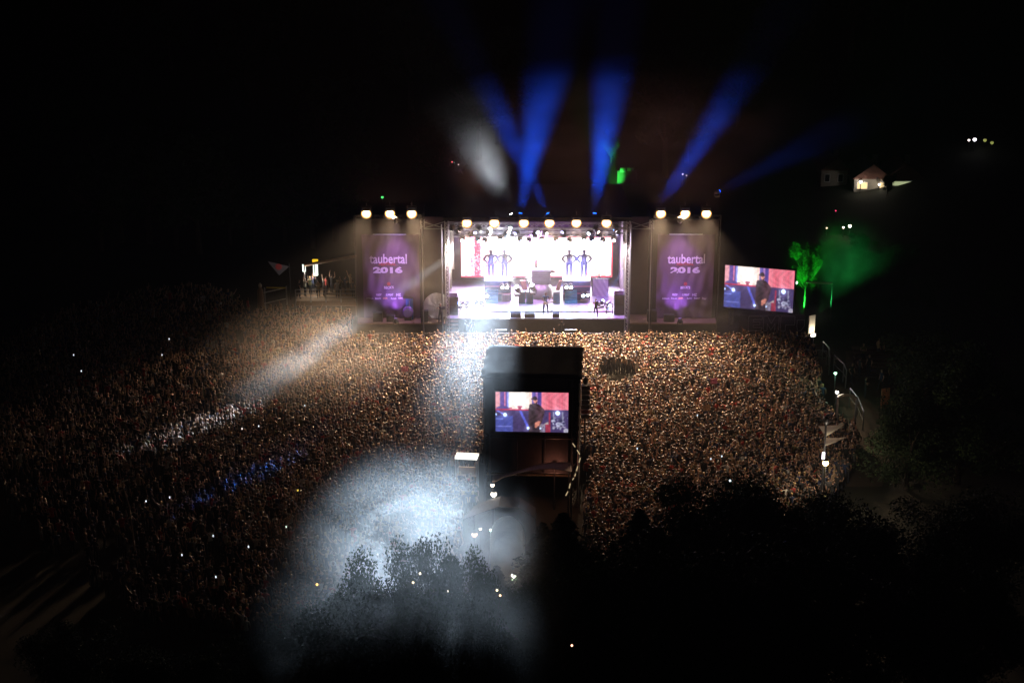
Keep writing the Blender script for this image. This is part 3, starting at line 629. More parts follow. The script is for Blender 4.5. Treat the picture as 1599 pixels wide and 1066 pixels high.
# ------------------------------------------------------------------ people
HAIRM = [mat('brown_hair', (.09, .055, .035), .6, spec=.4), mat('black_hair', (.03, .024, .02), .6, spec=.4), mat('blond_hair', (.42, .30, .15), .6, spec=.4)]
SKIN = mat('skin', (.42, .25, .18), .5)
TROU = mat('dark_trousers', (.03, .035, .05), .85)
SHIRT = {'black': (.022, .022, .025), 'dark grey': (.075, .075, .08), 'navy': (.025, .04, .10), 'white': (.62, .60, .57), 'red': (.38, .045, .04), 'tan': (.36, .25, .15), 'olive': (.11, .11, .05)}
SHIRTM = {k: mat('shirt_' + k.replace(' ', '_'), v, .85) for k, v in SHIRT.items()}
SP = {'standing with arms down': 'arms down', 'with both arms raised': 'both arms raised', 'with the right arm raised': 'right arm raised', 'clapping above the chest': 'clapping', 'with folded arms': 'arms folded', 'with the left arm raised': 'left arm raised'}
def skeleton(pose, long_hair=False, face=False):
    """joints and bones of a standing person facing +Y, feet at z 0, 1.75 m tall"""
    J = {}; E = []; Rr = {}
    def j(n, p, r, par=None):
        J[n] = Vector(p); Rr[n] = r if isinstance(r, tuple) else (r, r)
        if par: E.append((par, n))
    lean = pose.get('lean', 0.)
    j('pelvis', (0, 0, .96), (.15, .11)); j('waist', (0, .01 + lean * .2, 1.12), (.135, .10), 'pelvis'); j('chest', (0, lean * .5, 1.32), (.165, .115), 'waist')
    j('neckb', (0, lean * .75, 1.46), (.085, .075), 'chest'); j('neck', (0, lean * .85, 1.53), (.055, .06), 'neckb')
    hd = pose.get('head', (0, 0)); hx, hy = hd
    j('jaw', (hx * .5, .025 + lean + hy * .5, 1.595), (.072, .085), 'neck'); j('skull', (hx, .0 + lean + hy, 1.675), (.096, .108), 'jaw'); j('crown', (hx * 1.1, -.008 + lean + hy, 1.745), (.066, .076), 'skull')
    stance = pose.get('stance', .10); 
    for s, nm in ((-1, 'l'), (1, 'r')):
        st_ = pose.get('step', 0.) * s
        j('hip' + nm, (s * .09, 0, .90), .092, 'pelvis'); j('knee' + nm, (s * stance, .03 + st_ * .5, .50), .06, 'hip' + nm); j('ank' + nm, (s * stance * 1.1, -.02 + st_, .09), .042, 'knee' + nm); j('toe' + nm, (s * stance * 1.2, .13 + st_, .045), (.042, .035), 'ank' + nm)
        el, wr_ = pose['arm_' + nm]
        j('sho' + nm, (s * .19, lean * .65, 1.42), .062, 'chest'); 
        e = Vector((s * el[0], el[1] + lean * .65, el[2])); w2 = Vector((s * wr_[0], wr_[1] + lean * .65, wr_[2])); d = (w2 - e).normalized()
        fat = pose.get('fat', 1.); j('elb' + nm, e, .043 * fat, 'sho' + nm); j('wri' + nm, w2, .030 * fat, 'elb' + nm); j('han' + nm, w2 + d * .09, (.036, .024), 'wri' + nm)
    return J, E, Rr
A_DOWN = ((.24, -.02, 1.15), (.25, .08, .92)); A_UP = ((.30, .06, 1.62), (.26, .1, 1.90)); A_UP2 = ((.34, .10, 1.52), (.22, .2, 1.80)); A_CLAP = ((.27, .14, 1.30), (.07, .30, 1.48))
A_PHONE = ((.24, .22, 1.34), (.10, .36, 1.60)); A_HIP = ((.38, -.06, 1.16), (.20, .06, 1.02)); A_FOLD = ((.25, .1, 1.16), (-.02, .24, 1.22)); A_WIDE = ((.42, .02, 1.56), (.62, .05, 1.80)); A_PKT = ((.27, -.06, 1.15), (.19, .07, .95))
POSES = {
 'standing with arms down': dict(arm_l=A_DOWN, arm_r=A_DOWN), 'with both arms raised': dict(arm_l=A_UP, arm_r=A_UP2, lean=.02), 'with the right arm raised': dict(arm_l=A_DOWN, arm_r=A_UP),
 'clapping above the chest': dict(arm_l=A_CLAP, arm_r=A_CLAP, lean=.02), 'with folded arms': dict(arm_l=A_FOLD, arm_r=A_FOLD, head=(.02, 0)), 'with the left arm raised': dict(arm_l=A_WIDE, arm_r=A_PKT, head=(-.02, .01))}
def build_bodies(specs):
    """specs: list of (key, pose). Returns smooth low meshes grown over the joints."""
    tmp = []
    for key, pose in specs:
        J, E, Rr = skeleton(pose); names = list(J); me = bpy.data.meshes.new('person'); me.from_pydata([J[n] for n in names], [(names.index(a), names.index(b_)) for a, b_ in E], [])
        o = bpy.data.objects.new('person', me); C.objects.link(o)
        md = o.modifiers.new('skin', 'SKIN'); md.use_smooth_shade = True; md.branch_smoothing = .4
        sk = me.skin_vertices[0].data
        for i, n in enumerate(names): sk[i].radius = Rr[n]; sk[i].use_root = (n == 'pelvis')
        md = o.modifiers.new('s', 'SUBSURF'); md.levels = md.render_levels = 1
        tmp.append((key, o, J))
    bpy.context.view_layer.update(); dg = bpy.context.evaluated_depsgraph_get(); out = {}
    for key, o, J in tmp:
        me = bpy.data.meshes.new_from_object(o.evaluated_get(dg)); bpy.data.objects.remove(o); out[key] = (me, J)
    return out
def paint_body(me, J, shirt, hair, sleeve=.5, trousers=TROU, skin=SKIN):
    me = me.copy(); me.materials.clear()
    for m in (skin, shirt, trousers, hair): me.materials.append(m)
    n = len(me.polygons); c = np.zeros(n * 3); me.polygons.foreach_get('center', c); c = c.reshape(-1, 3); idx = np.ones(n, int)
    idx[c[:, 2] < .93] = 2; idx[c[:, 2] < .07] = 3
    for s, nm in ((-1, 'l'), (1, 'r')):
        e, w_, h_ = (np.array(J[k + nm]) for k in ('elb', 'wri', 'han')); sh = np.array(J['sho' + nm])
        def near(a, b_, rad):
            d = b_ - a; t = np.clip(((c - a) @ d) / (d @ d), 0, 1); return np.linalg.norm(c - a - t[:, None] * d, axis=1) < rad
        fore = near(sh + (e - sh) * sleeve, e, .075) | near(e, h_, .075); fore &= ~((np.abs(c[:, 0]) < .14) & (c[:, 2] < 1.4) & (c[:, 1] < .13)); idx[fore] = 0
    hz_ = J['skull']; d = c - np.array(hz_); head = (c[:, 2] > 1.50) & (np.abs(d[:, 0]) < .13) & (np.abs(d[:, 1]) < .16); idx[head] = 0
    idx[head & ((d[:, 2] > .045) | ((d[:, 1] < .02) & (d[:, 2] > -.10)))] = 3
    me.polygons.foreach_set('material_index', idx.astype('i')); me.polygons.foreach_set('use_smooth', [True] * n); me.update(); return me
BOD = build_bodies([(k, v) for k, v in POSES.items()] + [
  ('guitar', dict(arm_l=((.30, .02, 1.18), (.20, .22, 1.12)), arm_r=((.30, -.02, 1.16), (.05, .22, 1.04)), stance=.16, lean=.03)),
  ('hip', dict(arm_l=((.33, -.02, 1.18), (.20, .09, 1.04)), arm_r=((.33, -.02, 1.18), (.20, .09, 1.04)), stance=.085, fat=1.7)), ('camera', dict(arm_l=((.26, .12, 1.26), (.06, .34, 1.38)), arm_r=((.26, .16, 1.28), (.10, .36, 1.40)), stance=.16)),
  ('sing', dict(arm_l=A_PKT, arm_r=((.26, .14, 1.28), (.06, .18, 1.50)), stance=.14)), ('walk', dict(arm_l=A_DOWN, arm_r=A_PKT, step=.22))])
def add_face_hands(me, J, hair_mat=None):
    """eyes, nose, mouth, ears and five fingers a hand, for the people who are seen from the front"""
    bm = bmesh.new(); bm.from_mesh(me); base = len(bm.faces)
    me.materials.append(mat('dark_eye', (.02, .015, .012), .3)); me.materials.append(mat('lips', (.40, .14, .12), .5))
    def blob(c, r, mi, seg=6):
        g = bmesh.ops.create_icosphere(bm, subdivisions=1, radius=1, matrix=Matrix.Translation(c) @ Matrix.Diagonal((*r, 1)))
        for v in g['verts']:
            for f in v.link_faces: f.material_index = mi; f.smooth = True
    k = J['skull']
    for s in (-1, 1): blob(k + Vector((s * .033, .088, .0)), (.013, .01, .008), 4); blob(k + Vector((s * .086, .0, -.02)), (.012, .022, .032), 0)
    blob(k + Vector((0, .104, -.028)), (.014, .02, .026), 0); blob(k + Vector((0, .098, -.068)), (.026, .01, .009), 5)
    for s, nm in ((-1, 'l'), (1, 'r')):
        w_, h_ = J['wri' + nm], J['han' + nm]; d = (h_ - w_).normalized(); side = d.cross(Vector((0, 0, 1))); side = side.normalized() if side.length > .1 else Vector((1, 0, 0)); up = side.cross(d)
        fing = [(-.027, .075), (-.009, .088), (.009, .082), (.026, .064)]
        b = MB()
        for off, ln in fing:
            a = h_ + side * off; m = a + d * ln * .55 - up * .006; b.bar(a, m, .0095, 5, .0085); b.bar(m, m + d * ln * .38 - up * .03, .0085, 5, .006)
        a = w_ + d * .04 + side * -.03; b.bar(a, a + (d * .6 - side) * .04, .011, 5, .009); b.bar(a + (d * .6 - side) * .04, a + (d * .6 - side) * .04 + d * .035, .009, 5, .007)
        vs2 = [bm.verts.new(v) for v in b.v]
        for f in b.f:
            q = bm.faces.new([vs2[i] for i in f]); q.material_index = 0
    bm.to_mesh(me); bm.free(); me.update(); return me
PERF = {}
def person(pose, shirt, hair, loc, rz, label, face=True, group=None, scale=1., trousers=TROU, skin=SKIN, sleeve=.5):
    key = (pose, shirt.name, hair.name, face, trousers.name)
    if key not in PERF:
        me = paint_body(*BOD[pose], shirt, hair, sleeve, trousers, skin)
        if face: add_face_hands(me, BOD[pose][1])
        PERF[key] = me
    o = inst('person', PERF[key], None, loc, rz, scale); return tag(o, label, 'person', group)
# performers (facing the crowd: turned by 180 degrees)
zdk = zd
gp = G(852, 490, zd); gp.y = min(gp.y, YF + 3)
person('guitar', mat('blue_shirt', (.05, .10, .20), .8), HAIRM[1], gp, R(180), 'guitarist in a dark blue shirt playing at the middle of the stage front', scale=1.12)
gt = thing('electric_guitar', 'pale electric guitar held by the guitarist at the stage front', 'guitar', gp + Vector((0, -.27, 1.05)), 0)
b = MB(); prof = [(-.22, -.09), (-.12, -.15), (0, -.10), (.09, -.15), (.17, -.07), (.15, .05), (.06, .07), (0, .05), (-.08, .12), (-.2, .08)]; b.prism(prof, -.025, .025); o = b.obj('body', mat('cream_lacquer', (.6, .45, .30), .25), gt); o.rotation_euler = (0, R(12), 0)
b = MB().box((.45, 0, .085), (.62, .025, .05), M=Matrix.Rotation(R(-10), 3, 'Y')); b.obj('neck', WOODBR, gt); b = MB().box((.80, 0, .15), (.16, .022, .08), M=Matrix.Rotation(R(-10), 3, 'Y')); b.obj('headstock', WOODBR, gt)
person('sing', SHIRTM['black'], HAIRM[0], G(930, 496.5, zd), R(186), 'player in black on the right of the stage front')
person('camera', SHIRTM['dark grey'], HAIRM[1], G(688, 504, zw), R(140), 'camera operator in grey before the round foil disc')
b_ = thing('video_camera', 'black video camera held level by the operator at the foil disc', 'camera', G(688, 504, zw) + Vector((.3, -.25, 1.42)), R(140))
MB().box((0, 0, 0), (.16, .42, .2)).obj('body', PLASTIC, b_); MB().lathe((0, .2, 0), [(.06, 0), (.08, .18)], 10, (0, 1, 0)).obj('lens', PLASTIC, b_); MB().bar((0, -.1, .1), (0, .1, .16), .02).obj('handle', PLASTIC, b_)
person('standing with arms down', SHIRTM['dark grey'], HAIRM[1], Vector((P(738, 508, YF - 1.2).x, YF - 1.2, 0)), R(60), 'guard in grey standing in the pit before the left stage stairs')
person('with folded arms', SHIRTM['black'], HAIRM[0], Vector((P(877, 508, YF - 1.2).x, YF - 1.2, 0)), R(20), 'guard in black in the pit below the middle of the stage')
person('camera', SHIRTM['navy'], HAIRM[1], Vector((P(727, 508, YF - 1.6).x, YF - 1.6, 0)), R(-60), 'crew member in navy holding gear in the pit at left')
person('standing with arms down', SHIRTM['black'], HAIRM[1], G(938, 474, zd) + Vector((0, 3.5, 0)), R(180), 'dark figure standing in front of the upright foil panel', face=False)

# ------------------------------------------------------------------ stage set
def steps(parent, x0, x1, y0, dz, n, z0, m, run=.28):
    for k in range(n): MB().box(((x0 + x1) / 2, y0 + run * (n - k - 1) + run / 2, z0 + dz * (k + .5) ) if False else ((x0 + x1) / 2, y0 + run * k + run / 2, z0 + dz * (k + 1) / 2), (x1 - x0, run - .004, dz * (k + 1))).obj('step', m, parent)
def riser(pl, pr, side):
    Y0 = YF + 5.2; xa, xb = X(pl, Y0), X(pr, Y0); zt_ = Z(438.5, Y0); W = xb - xa
    t = thing('stage_riser', 'tall %s stage riser with steps and red-lit edges carrying two giant figures' % side, 'riser', ((xa + xb) / 2, Y0, zd), 0, 'risers carrying the giant figures')
    H = zt_ - zd
    MB().box((0, .75, H / 2 - .03), (W, 1.5, H - .06)).obj('body', mat('dark_navy_front', (.06, .06, .12), .5), t)
    MB().box((0, .75, H - .0), (W + .1, 1.6, .12)).obj('top_deck', WHITEP, t)
    for f in (.36, .72): MB().box((0, -.015, H * f), (W, .03, .07)).obj('edge_strip', mat('pink_strip', (.75, .25, .32), .5), t)
    for k in range(5): MB().box((-W * .22, -.95 + .19 * k + .095, .10 * (k + 1) + .0), (W * .46, .186, .20 * (k + 1))).obj('step', TEAL, t)
    MB().box((W * .30, -.22, .32), (W * .30, .42, .64)).obj('side_case', mat('peach_case', (.65, .5, .42), .6), t)
    return t, zt_, Y0
GREYBLUE = mat('grey_blue_mannequin', (.16, .15, .22), .6)
for side, pl, pr, figs in (('left', 757, 798, ((767, 'left giant dark figure on the left riser'), (788, 'right giant dark figure on the left riser'))), ('right', 879.5, 921, ((888, 'left giant dark figure on the right riser'), (911, 'right giant dark figure on the right riser')))):
    t, zt_, Y0 = riser(pl, pr, side)
    for px, lb in figs:
        key = 'giant'
        if key not in PERF:
            me = paint_body(*BOD['hip'], GREYBLUE, GREYBLUE, .5, GREYBLUE, GREYBLUE); add_face_hands(me, BOD['hip'][1]); PERF[key] = me
        o = inst('statue', PERF[key], None, (X(px, Y0 + .6), Y0 + .6, zt_ + .055), R(180), 1.50); o.scale.x *= 1.3; o.scale.y *= 1.15; tag(o, lb + ' with hands on hips', 'statue', 'giant figures on the risers')
# central podium with the man behind it
Y0 = YF + 5.4; xc = X(845, Y0)
t = thing('podium', 'pale grey cloth-fronted podium on a round drum base at the centre of stage', 'podium', (xc, Y0, zd))
hb = Z(447, Y0) - zd; ht = Z(425, Y0) - zd
b = MB().lathe((0, .9, 0), [(1.0, 0), (1.02, .2), (1.02, hb * .55), (.9, hb * .85), (.55, hb)], 28); b.obj('drum_base', mat('pale_drum', (.5, .52, .46), .5), t, True)
MB().box((0, .9, hb + (ht - hb) / 2), (1.72, .7, ht - hb)).obj('desk', mat('blue_grey_cloth', (.30, .31, .42), .8, bump=.4), t)
for k in range(6): MB().box((0, .53, hb + .12 + k * (ht - hb - .15) / 6), (1.5, .03, .06)).obj('stripe', mat('slate_stripe', (.18, .19, .28), .7), t)
MB().lathe((1.0, .75, ht - .2), [(.02, -.1), (.3, -.02), (.3, .06), (.1, .2)], 14).obj('side_drum', mat('orange_drum', (.55, .32, .28), .5), t, True)
person('with folded arms', SHIRTM['tan'], HAIRM[0], (xc - .45, Y0 + 1.75, zd + ht - .85), R(180), 'man in a tan shirt behind the central podium')
MB().box((xc - .3, Y0 + 1.85, zd + (ht - .85) / 2 - .01), (1.6, .9, ht - .87)).obj('platform', DARKSTEEL)
tag(bpy.data.objects['platform'], 'dark platform under the man behind the podium', 'platform')
for i, (px, s, lb) in enumerate(((823, -1, 'red-orange slanted prop left of the podium'), (866, 1, 'red-orange slanted prop right of the podium'))):
    p = P(px, 470, Y0 + .3); p.z = zd; o = MB().prism([(-.25, 0), (.25, 0), (.25 - s * .05 + s * .45, 1.7), (-.1 + s * .5, 1.7)], -.08, .08).obj('slanted_prop', mat('coral_board', (.60, .22, .18), .6)); o.location = p; tag(o, lb, 'prop', 'slanted props by the podium')
for i, (px, lb) in enumerate(((815, 'teal amplifier cabinet left of the podium'), (827, 'pale teal cabinet touching the podium on its left'), (869, 'grey-green cabinet right of the podium'))):
    p = P(px, 480, YF + 4.2); p.z = zd; t = thing('amplifier_cabinet', lb, 'amplifier', p, 0, 'amplifier cabinets by the podium'); w_ = .62
    MB().box((0, .25, .55), (w_, .5, 1.1)).obj('body', TEAL if i < 2 else mat('grey_green_cab', (.3, .36, .33), .6), t); MB().box((0, -.015, .5), (w_ - .1, .03, .84)).obj('grille', mat('grille_cloth', (.16, .24, .27), .8), t); MB().box((0, -.02, 1.02), (w_ - .1, .03, .1)).obj('control_strip', STEEL, t)
# white curved lip along the deck and wedge monitors
MB().box((X(845), YF + 2.0, zd + .06), (X(962) - X(733), .45, .12)).obj('light_ramp', WHITEP); tag(bpy.data.objects['light_ramp'], 'long low white ramp running across the stage deck', 'ramp')
def wedge(px, lb, w_=.7):
    p = P(px, 497, YF + .15); p.z = zd; t = thing('monitor_speaker', lb, 'speaker', p, 0, 'monitor wedges on the stage front')
    MB().add([(-w_ / 2, 0, 0), (w_ / 2, 0, 0), (w_ / 2, .6, 0), (-w_ / 2, .6, 0), (-w_ / 2, .05, .3), (w_ / 2, .05, .3), (w_ / 2, .35, .5), (-w_ / 2, .35, .5)], [(0, 1, 2, 3), (0, 4, 5, 1), (4, 7, 6, 5), (7, 3, 2, 6), (0, 3, 7, 4), (1, 5, 6, 2)]).obj('cabinet', PLASTIC, t)
    MB().box((0, .22, .43), (w_ * .8, .28, .02), M=Matrix.Rotation(R(34), 3, 'X')).obj('grille', DARKSTEEL, t)
wedge(805, 'wide black monitor wedge left of the stage middle', .9); wedge(827, 'wide black monitor wedge right of the first one', .9); wedge(868, 'black monitor wedge right of the guitarist', .6)
def stack(px, Y, z0, w_, hh, n, lb, m=PLASTIC, top_m=None):
    p = P(px, 490, Y); p.z = z0; t = thing('speaker_stack', lb, 'speaker', p)
    for k in range(n):
        c = MB().box((0, .4, hh * (k + .5)), (w_, .8, hh - .02)).obj('cabinet', top_m if (top_m and k == n - 1) else m, t); MB().box((0, -.012, hh * (k + .5)), (w_ * .86, .02, hh * .8)).obj('grille', DARKSTEEL, t)
    return t
stack(708, YF + .9, zd, .85, .8, 2, 'black speaker stack inside the left edge of the stage'); stack(968, YF + .9, zd, 1.0, .9, 2, 'black speaker stack inside the right edge of the stage')
for px, lb in ((707, 'purple-lit keyboard case on the left speaker stack'), (966, 'purple-lit keyboard case on the right speaker stack')):
    p = P(px, 470, YF + 1.2); p.z = zd + (1.6 if px < 800 else 1.8); t = thing('flight_case', lb, 'case', p, 0, 'cases on the speaker stacks'); MB().box((0, .1, .16), (.75, .5, .3)).obj('body', PURPLEP, t); MB().box((0, .1, .325), (.79, .54, .03)).obj('lid', STEEL, t)  # purple glow on top of the stacks is put into the case colour
def cart(px, lb):
    p = P(px, 494, YF + .6); p.z = zd; t = thing('equipment_trolley', lb, 'trolley', p, 0, 'trolleys on the stage front')
    for i in (-1, 1):
        for j in (-1, 1): MB().bar((i * .28, .3 + j * .22, .08), (i * .24, .3 + j * .18, 1.05), .03).obj('leg', DARKSTEEL, t); MB().lathe((i * .28, .3 + j * .22, .05), [(.05, -.02), (.05, .02)], 8, (1, 0, 0)).obj('wheel', PLASTIC, t)
    MB().box((0, .3, .55), (.56, .42, .05)).obj('shelf', STEEL, t); MB().box((0, .3, 1.08), (.6, .46, .06)).obj('top', PLASTIC, t); MB().lathe((0, .3, 1.11), [(.12, 0), (.16, .08), (.05, .2)], 10).obj('dome', STEEL, t)
cart(723, 'black wheeled trolley at the left end of the stage front'); cart(952, 'black wheeled trolley at the right end of the stage front')
# stage stairs left
t = thing('stage_stairs', 'steep brown-edged stairs up to the left corner of the stage', 'stairs', (X(707), YF - 1.2, 0))
for k in range(5): MB().box((0, .1 + k * .24, zd * (k + 1) / 6), (.95, .26, .045)).obj('step', WINGDECK, t)
for s in (-1, 1): MB().bar((s * .5, 0, 0), (s * .5, 1.15, zd * .88), .04, 5).obj('stringer', DARKSTEEL, t)
# round foil disc and foil panel
p = G(683, 503, zw); p.y = YF + 1.0
t = thing('foil_disc', 'round silver foil disc standing behind the camera operator on the left wing', 'reflector', (X(682.5, YF + 1.2), YF + 1.2, zw)); rd = (Z(462) - Z(503)) / 2
b = MB(); n = 40; b.v.append((0, 0, 0))
for k in range(1, 6):
    for i in range(n): a_ = 6.283 * i / n; q = rd * k / 5; b.v.append((q * math.cos(a_), .05 * math.sin(a_ * 7 + k) * (k / 5), q * math.sin(a_)))
for i in range(n): b.f.append((0, 1 + i, 1 + (i + 1) % n)); b.m.append(0)
for k in range(4):
    for i in range(n): j_ = (i + 1) % n; b.f.append((1 + k * n + i, 1 + (k + 1) * n + i, 1 + (k + 1) * n + j_, 1 + k * n + j_)); b.m.append(0)
o = b.obj('sheet', FOIL, t, True); o.location = (0, 0, rd + .05)
b = MB()
for i in range(n): b.bar((rd * math.cos(6.283 * i / n), .02, rd + .05 + rd * math.sin(6.283 * i / n)), (rd * math.cos(6.283 * (i + 1) / n), .02, rd + .05 + rd * math.sin(6.283 * (i + 1) / n)), .035, 5)
b.obj('hoop', DARKSTEEL, t); MB().bar((-.5, .1, rd), (-.8, .7, 0), .03).bar((.5, .1, rd), (.8, .7, 0), .03).obj('stand', DARKSTEEL, t)
Y0 = YF + 6.5; t = thing('foil_reflector', 'upright rectangular silver foil panel at the back right of the stage', 'reflector', (X(937, Y0), Y0, zd)); H = Z(436, Y0) - zd; W = X(949, Y0) - X(925, Y0); b = MB(); n = 14
for j in range(n + 1):
    for i in range(n + 1): b.v.append((-W / 2 + W * i / n, .06 * math.sin(i * 1.3 + j * .9) , H * j / n))
for j in range(n):
    for i in range(n): b.f.append((j * (n + 1) + i, j * (n + 1) + i + 1, (j + 1) * (n + 1) + i + 1, (j + 1) * (n + 1) + i)); b.m.append(0)
b.obj('sheet', FOIL, t, True); MB().box((0, .12, H / 2), (W + .1, .05, H + .08)).obj('frame', DARKSTEEL, t)
# left wing clutter
p = P(637, 500, YF + .7); p.z = zw; t = thing('drum_case', 'purple drum on a stand with blue doors behind it on the left wing', 'drum', p)
MB().lathe((0, .3, .75), [(.42, -.32), (.46, -.3), (.46, .3), (.42, .32)], 18, (0, 1, 0)).obj('shell', PURPLEP, t, True); MB().lathe((0, .3, .75), [(.38, -.345), (.38, -.33)], 18, (0, 1, 0)).obj('drumhead', mat('lilac_head', (.45, .38, .6), .5), t); MB().box((0, .3, .15), (.6, .5, .3)).obj('stand', PLASTIC, t)
p = P(640, 500, YF + 1.25); p.z = zw; t = thing('portable_cabin', 'narrow blue cabin behind the purple drum', 'cabin', p); MB().box((0, 0, .95), (.62, .3, 1.9)).obj('body', BLUEP, t); MB().box((.0, -.16, .9), (.04, .02, 1.6)).obj('door_edge', STEEL, t); MB().box((-.1, -.02, 1.95), (.95, .4, .1)).obj('roof', PLASTIC, t)
for px, w_, hh, lb in ((610, .7, .55, 'low black monitor box on the left wing deck'), (663, .65, .95, 'black cabinet beside the foil disc on the left wing'), (590, .8, .8, 'black speaker at the outer end of the left wing'), (1018, .8, 1.0, 'black speaker at the inner end of the right wing'), (1045, .9, .6, 'low black box on the right wing deck')):
    p = P(px, 505, YF + .4); p.z = zw; t = thing('wing_speaker', lb, 'speaker', p, 0, 'speakers on the wing decks'); MB().box((0, .3, hh / 2), (w_, .55, hh)).obj('cabinet', PLASTIC, t); MB().box((0, .012, hh / 2), (w_ * .86, .02, hh * .85)).obj('grille', DARKSTEEL, t)
# crowd barrier in the pit
yb = YF - 3.3; k = 0
for x in np.arange(X(575, yb), X(1120, yb), 1.15):
    px = pix(x, yb, 1)[0]
    if k == 0:
        bt = thing('crowd_barrier', 'black steel crowd barrier in the row before the stage pit', 'barrier', (x, yb, 0), 0, 'crowd barriers before the stage'); MB().box((0, 0, .6), (1.12, .03, 1.05)).obj('panel', DARKSTEEL, bt); MB().box((0, .3, .03), (1.12, .7, .04)).obj('foot_plate', DARKSTEEL, bt); MB().bar((-.56, 0, 1.15), (.56, 0, 1.15), .03).obj('top_rail', STEEL, bt); MB().bar((-.5, .02, 1.0), (-.5, .6, .05), .025).obj('brace', STEEL, bt)
    else: o = copytree(bt); o.location = (x, yb, 0)
    k += 1
for px in (782, 891):
    p = P(px, 508, YF - 1.9); t = thing('crew_bench', 'short white-topped bench in the pit %s of the middle' % ('left' if px < 840 else 'right'), 'bench', (p.x, p.y, 0), 0, 'benches in the pit'); MB().box((0, 0, 1.0), (1.0, .25, .06)).obj('top', WHITEP, t)
    for s in (-1, 1): MB().bar((s * .45, 0, 0), (s * .45, 0, .97), .03).obj('leg', DARKSTEEL, t)
# wall with outlined letters below the side screen
p = P(1205, 510, 135.5); t = thing('sponsor_sign', 'dark board with outlined EMP letters under the side screen', 'sign', (p.x, 135.5, 0)); W = X(1255, 135.5) - X(1152, 135.5); zz = Z(492, 135.5)
MB().box((0, .06, zz / 2), (W, .1, zz)).obj('board', mat('dark_board', (.06, .05, .06), .8), t)
def outline(pts, name='letter', closed=True):
    b = MB(); n = len(pts)
    for i in range(n if closed else n - 1): a_, c_ = pts[i], pts[(i + 1) % n]; b.bar((a_[0], -.02, a_[1]), (c_[0], -.02, c_[1]), .022, 4)
    b.obj(name, mat('silver_tube', (.62, .58, .6), .4), t)
E_ = [(0, 0), (0, 1), (1, 1), (1, .78), (.35, .78), (.35, .61), (.85, .61), (.85, .4), (.35, .4), (.35, .22), (1, .22), (1, 0)]
M_ = [(0, 0), (0, 1), (.3, 1), (.6, .5), (.9, 1), (1.2, 1), (1.2, 0), (.9, 0), (.9, .5), (.6, .05), (.3, .5), (.3, 0)]
P_ = [(0, 0), (0, 1), (1, 1), (1, .4), (.35, .4), (.35, 0)]
zl = Z(516, 135.5); hh = zz - zl - .1
for sh, dx, wd_ in ((E_, -2.0, 1.15), (M_, -.72, 1.1), (P_, .75, 1.2), ([(.1, 0), (0, .3), (0, .75), (.9, .75), (.9, .3), (.5, 0)], 2.15, .7)): outline([(dx + a_ * wd_, zl + c_ * hh) for a_, c_ in sh], 'letter')

# ------------------------------------------------------------------ FOH tower
yaw = R(-3.3); tw = thing('sound_tower', 'black-clad sound and lighting tower standing in the middle of the crowd', 'tower', (G(829, 793).x, 100, 0), yaw)
W, D, H = 6.2, 6.0, 9.0; cx = 0
b = MB(); n = 26; m = 26; r5 = random.Random(5)
for j in range(m + 1):
    for i in range(n + 1):
        u, v = i / n, j / m; e = min(u, 1 - u, v, 1 - v); fl = max(0, .09 - e) / .09
        z = H + .16 - .04 * math.sin(math.pi * ((u * 3) % 1.0)) * math.sin(math.pi * v) - .02 * math.sin(9 * u + 4 * v) * v - .12 * fl ** 2
        b.v.append((-W / 2 - .12 + (W + .24) * u + .05 * fl * math.sin(v * 21), -.22 + (D + .4) * v + .05 * fl * math.sin(u * 17), z))
for j in range(m):
    for i in range(n): b.f.append((j * (n + 1) + i, j * (n + 1) + i + 1, (j + 1) * (n + 1) + i + 1, (j + 1) * (n + 1) + i)); b.m.append(0)
o = b.obj('roof', mat('black_tarpaulin', (.045, .042, .045), .9, bump=.3, scale=1.2, spec=.1), tw, True); md = o.modifiers.new('t', 'SOLIDIFY'); md.thickness = .03
for (x0, z0, x1, z1) in ((-W / 2, 8.9, -W / 2 + .55, 6.6), (-W / 2 + .55, 6.6, -W / 2 + .75, 4.6)):
    MB().add([(x0, -.16, z0), (x1, -.12, z1), (x1 + .5, -.06, z1), (x0 + .6, -.06, z0)], [(0, 1, 2, 3)]).obj('loose_tarpaulin', TARP, tw)
for i in range(4): MB().bar((-W / 2 + .4 + i * 1.8, -.1, 2.3), (-W / 2 + .4 + i * 1.8, -.1, 5.1), .03, 6).obj('scaffold_pole', DARKSTEEL, tw)
MB().bar((-W / 2 + .2, -.11, 4.9), (W / 2 - .2, -.11, 4.9), .035, 6).obj('scaffold_pole', DARKSTEEL, tw); MB().bar((-W / 2 + .2, -.11, 2.5), (W / 2 - .2, -.11, 2.5), .035, 6).obj('scaffold_pole', DARKSTEEL, tw)
for i in (-1, 1):
    for j in (0, 1): MB().truss((i * (W / 2 - .28), .25 + j * (D - .5), 0), (i * (W / 2 - .28), .25 + j * (D - .5), H - .05), .4, r=.035).obj('truss_post', DARKSTEEL, tw)
MB().box((-.35, .0, (H + 5.1) / 2 - .02), (W - .9, .06, H - 5.1)).obj('front_cloth', TARP, tw); MB().box((-.1, .03, 3.75), (W - 1.2, .06, 2.6)).obj('front_cloth', TARP, tw)
for s in (-1, 1): MB().box((s * (W / 2 - .03), D / 2, H / 2 + .3), (.05, D - .2, H - .8)).obj('side_cloth', TARP, tw)
MB().box((0, D - .05, H / 2), (W - .2, .05, H - .2)).obj('back_cloth', TARP, tw)
MB().box((0, D / 2, 2.2), (W - .4, D - .3, .12)).obj('mixing_deck', WOODBR, tw)
for k, zz in enumerate((2.6, 4.2, 5.8, 7.4)): MB().bar((W / 2 - .05, -.05, zz), (W / 2 - .05, -.05, zz + 1.3), .03, 5).obj('cable', STEEL, tw)
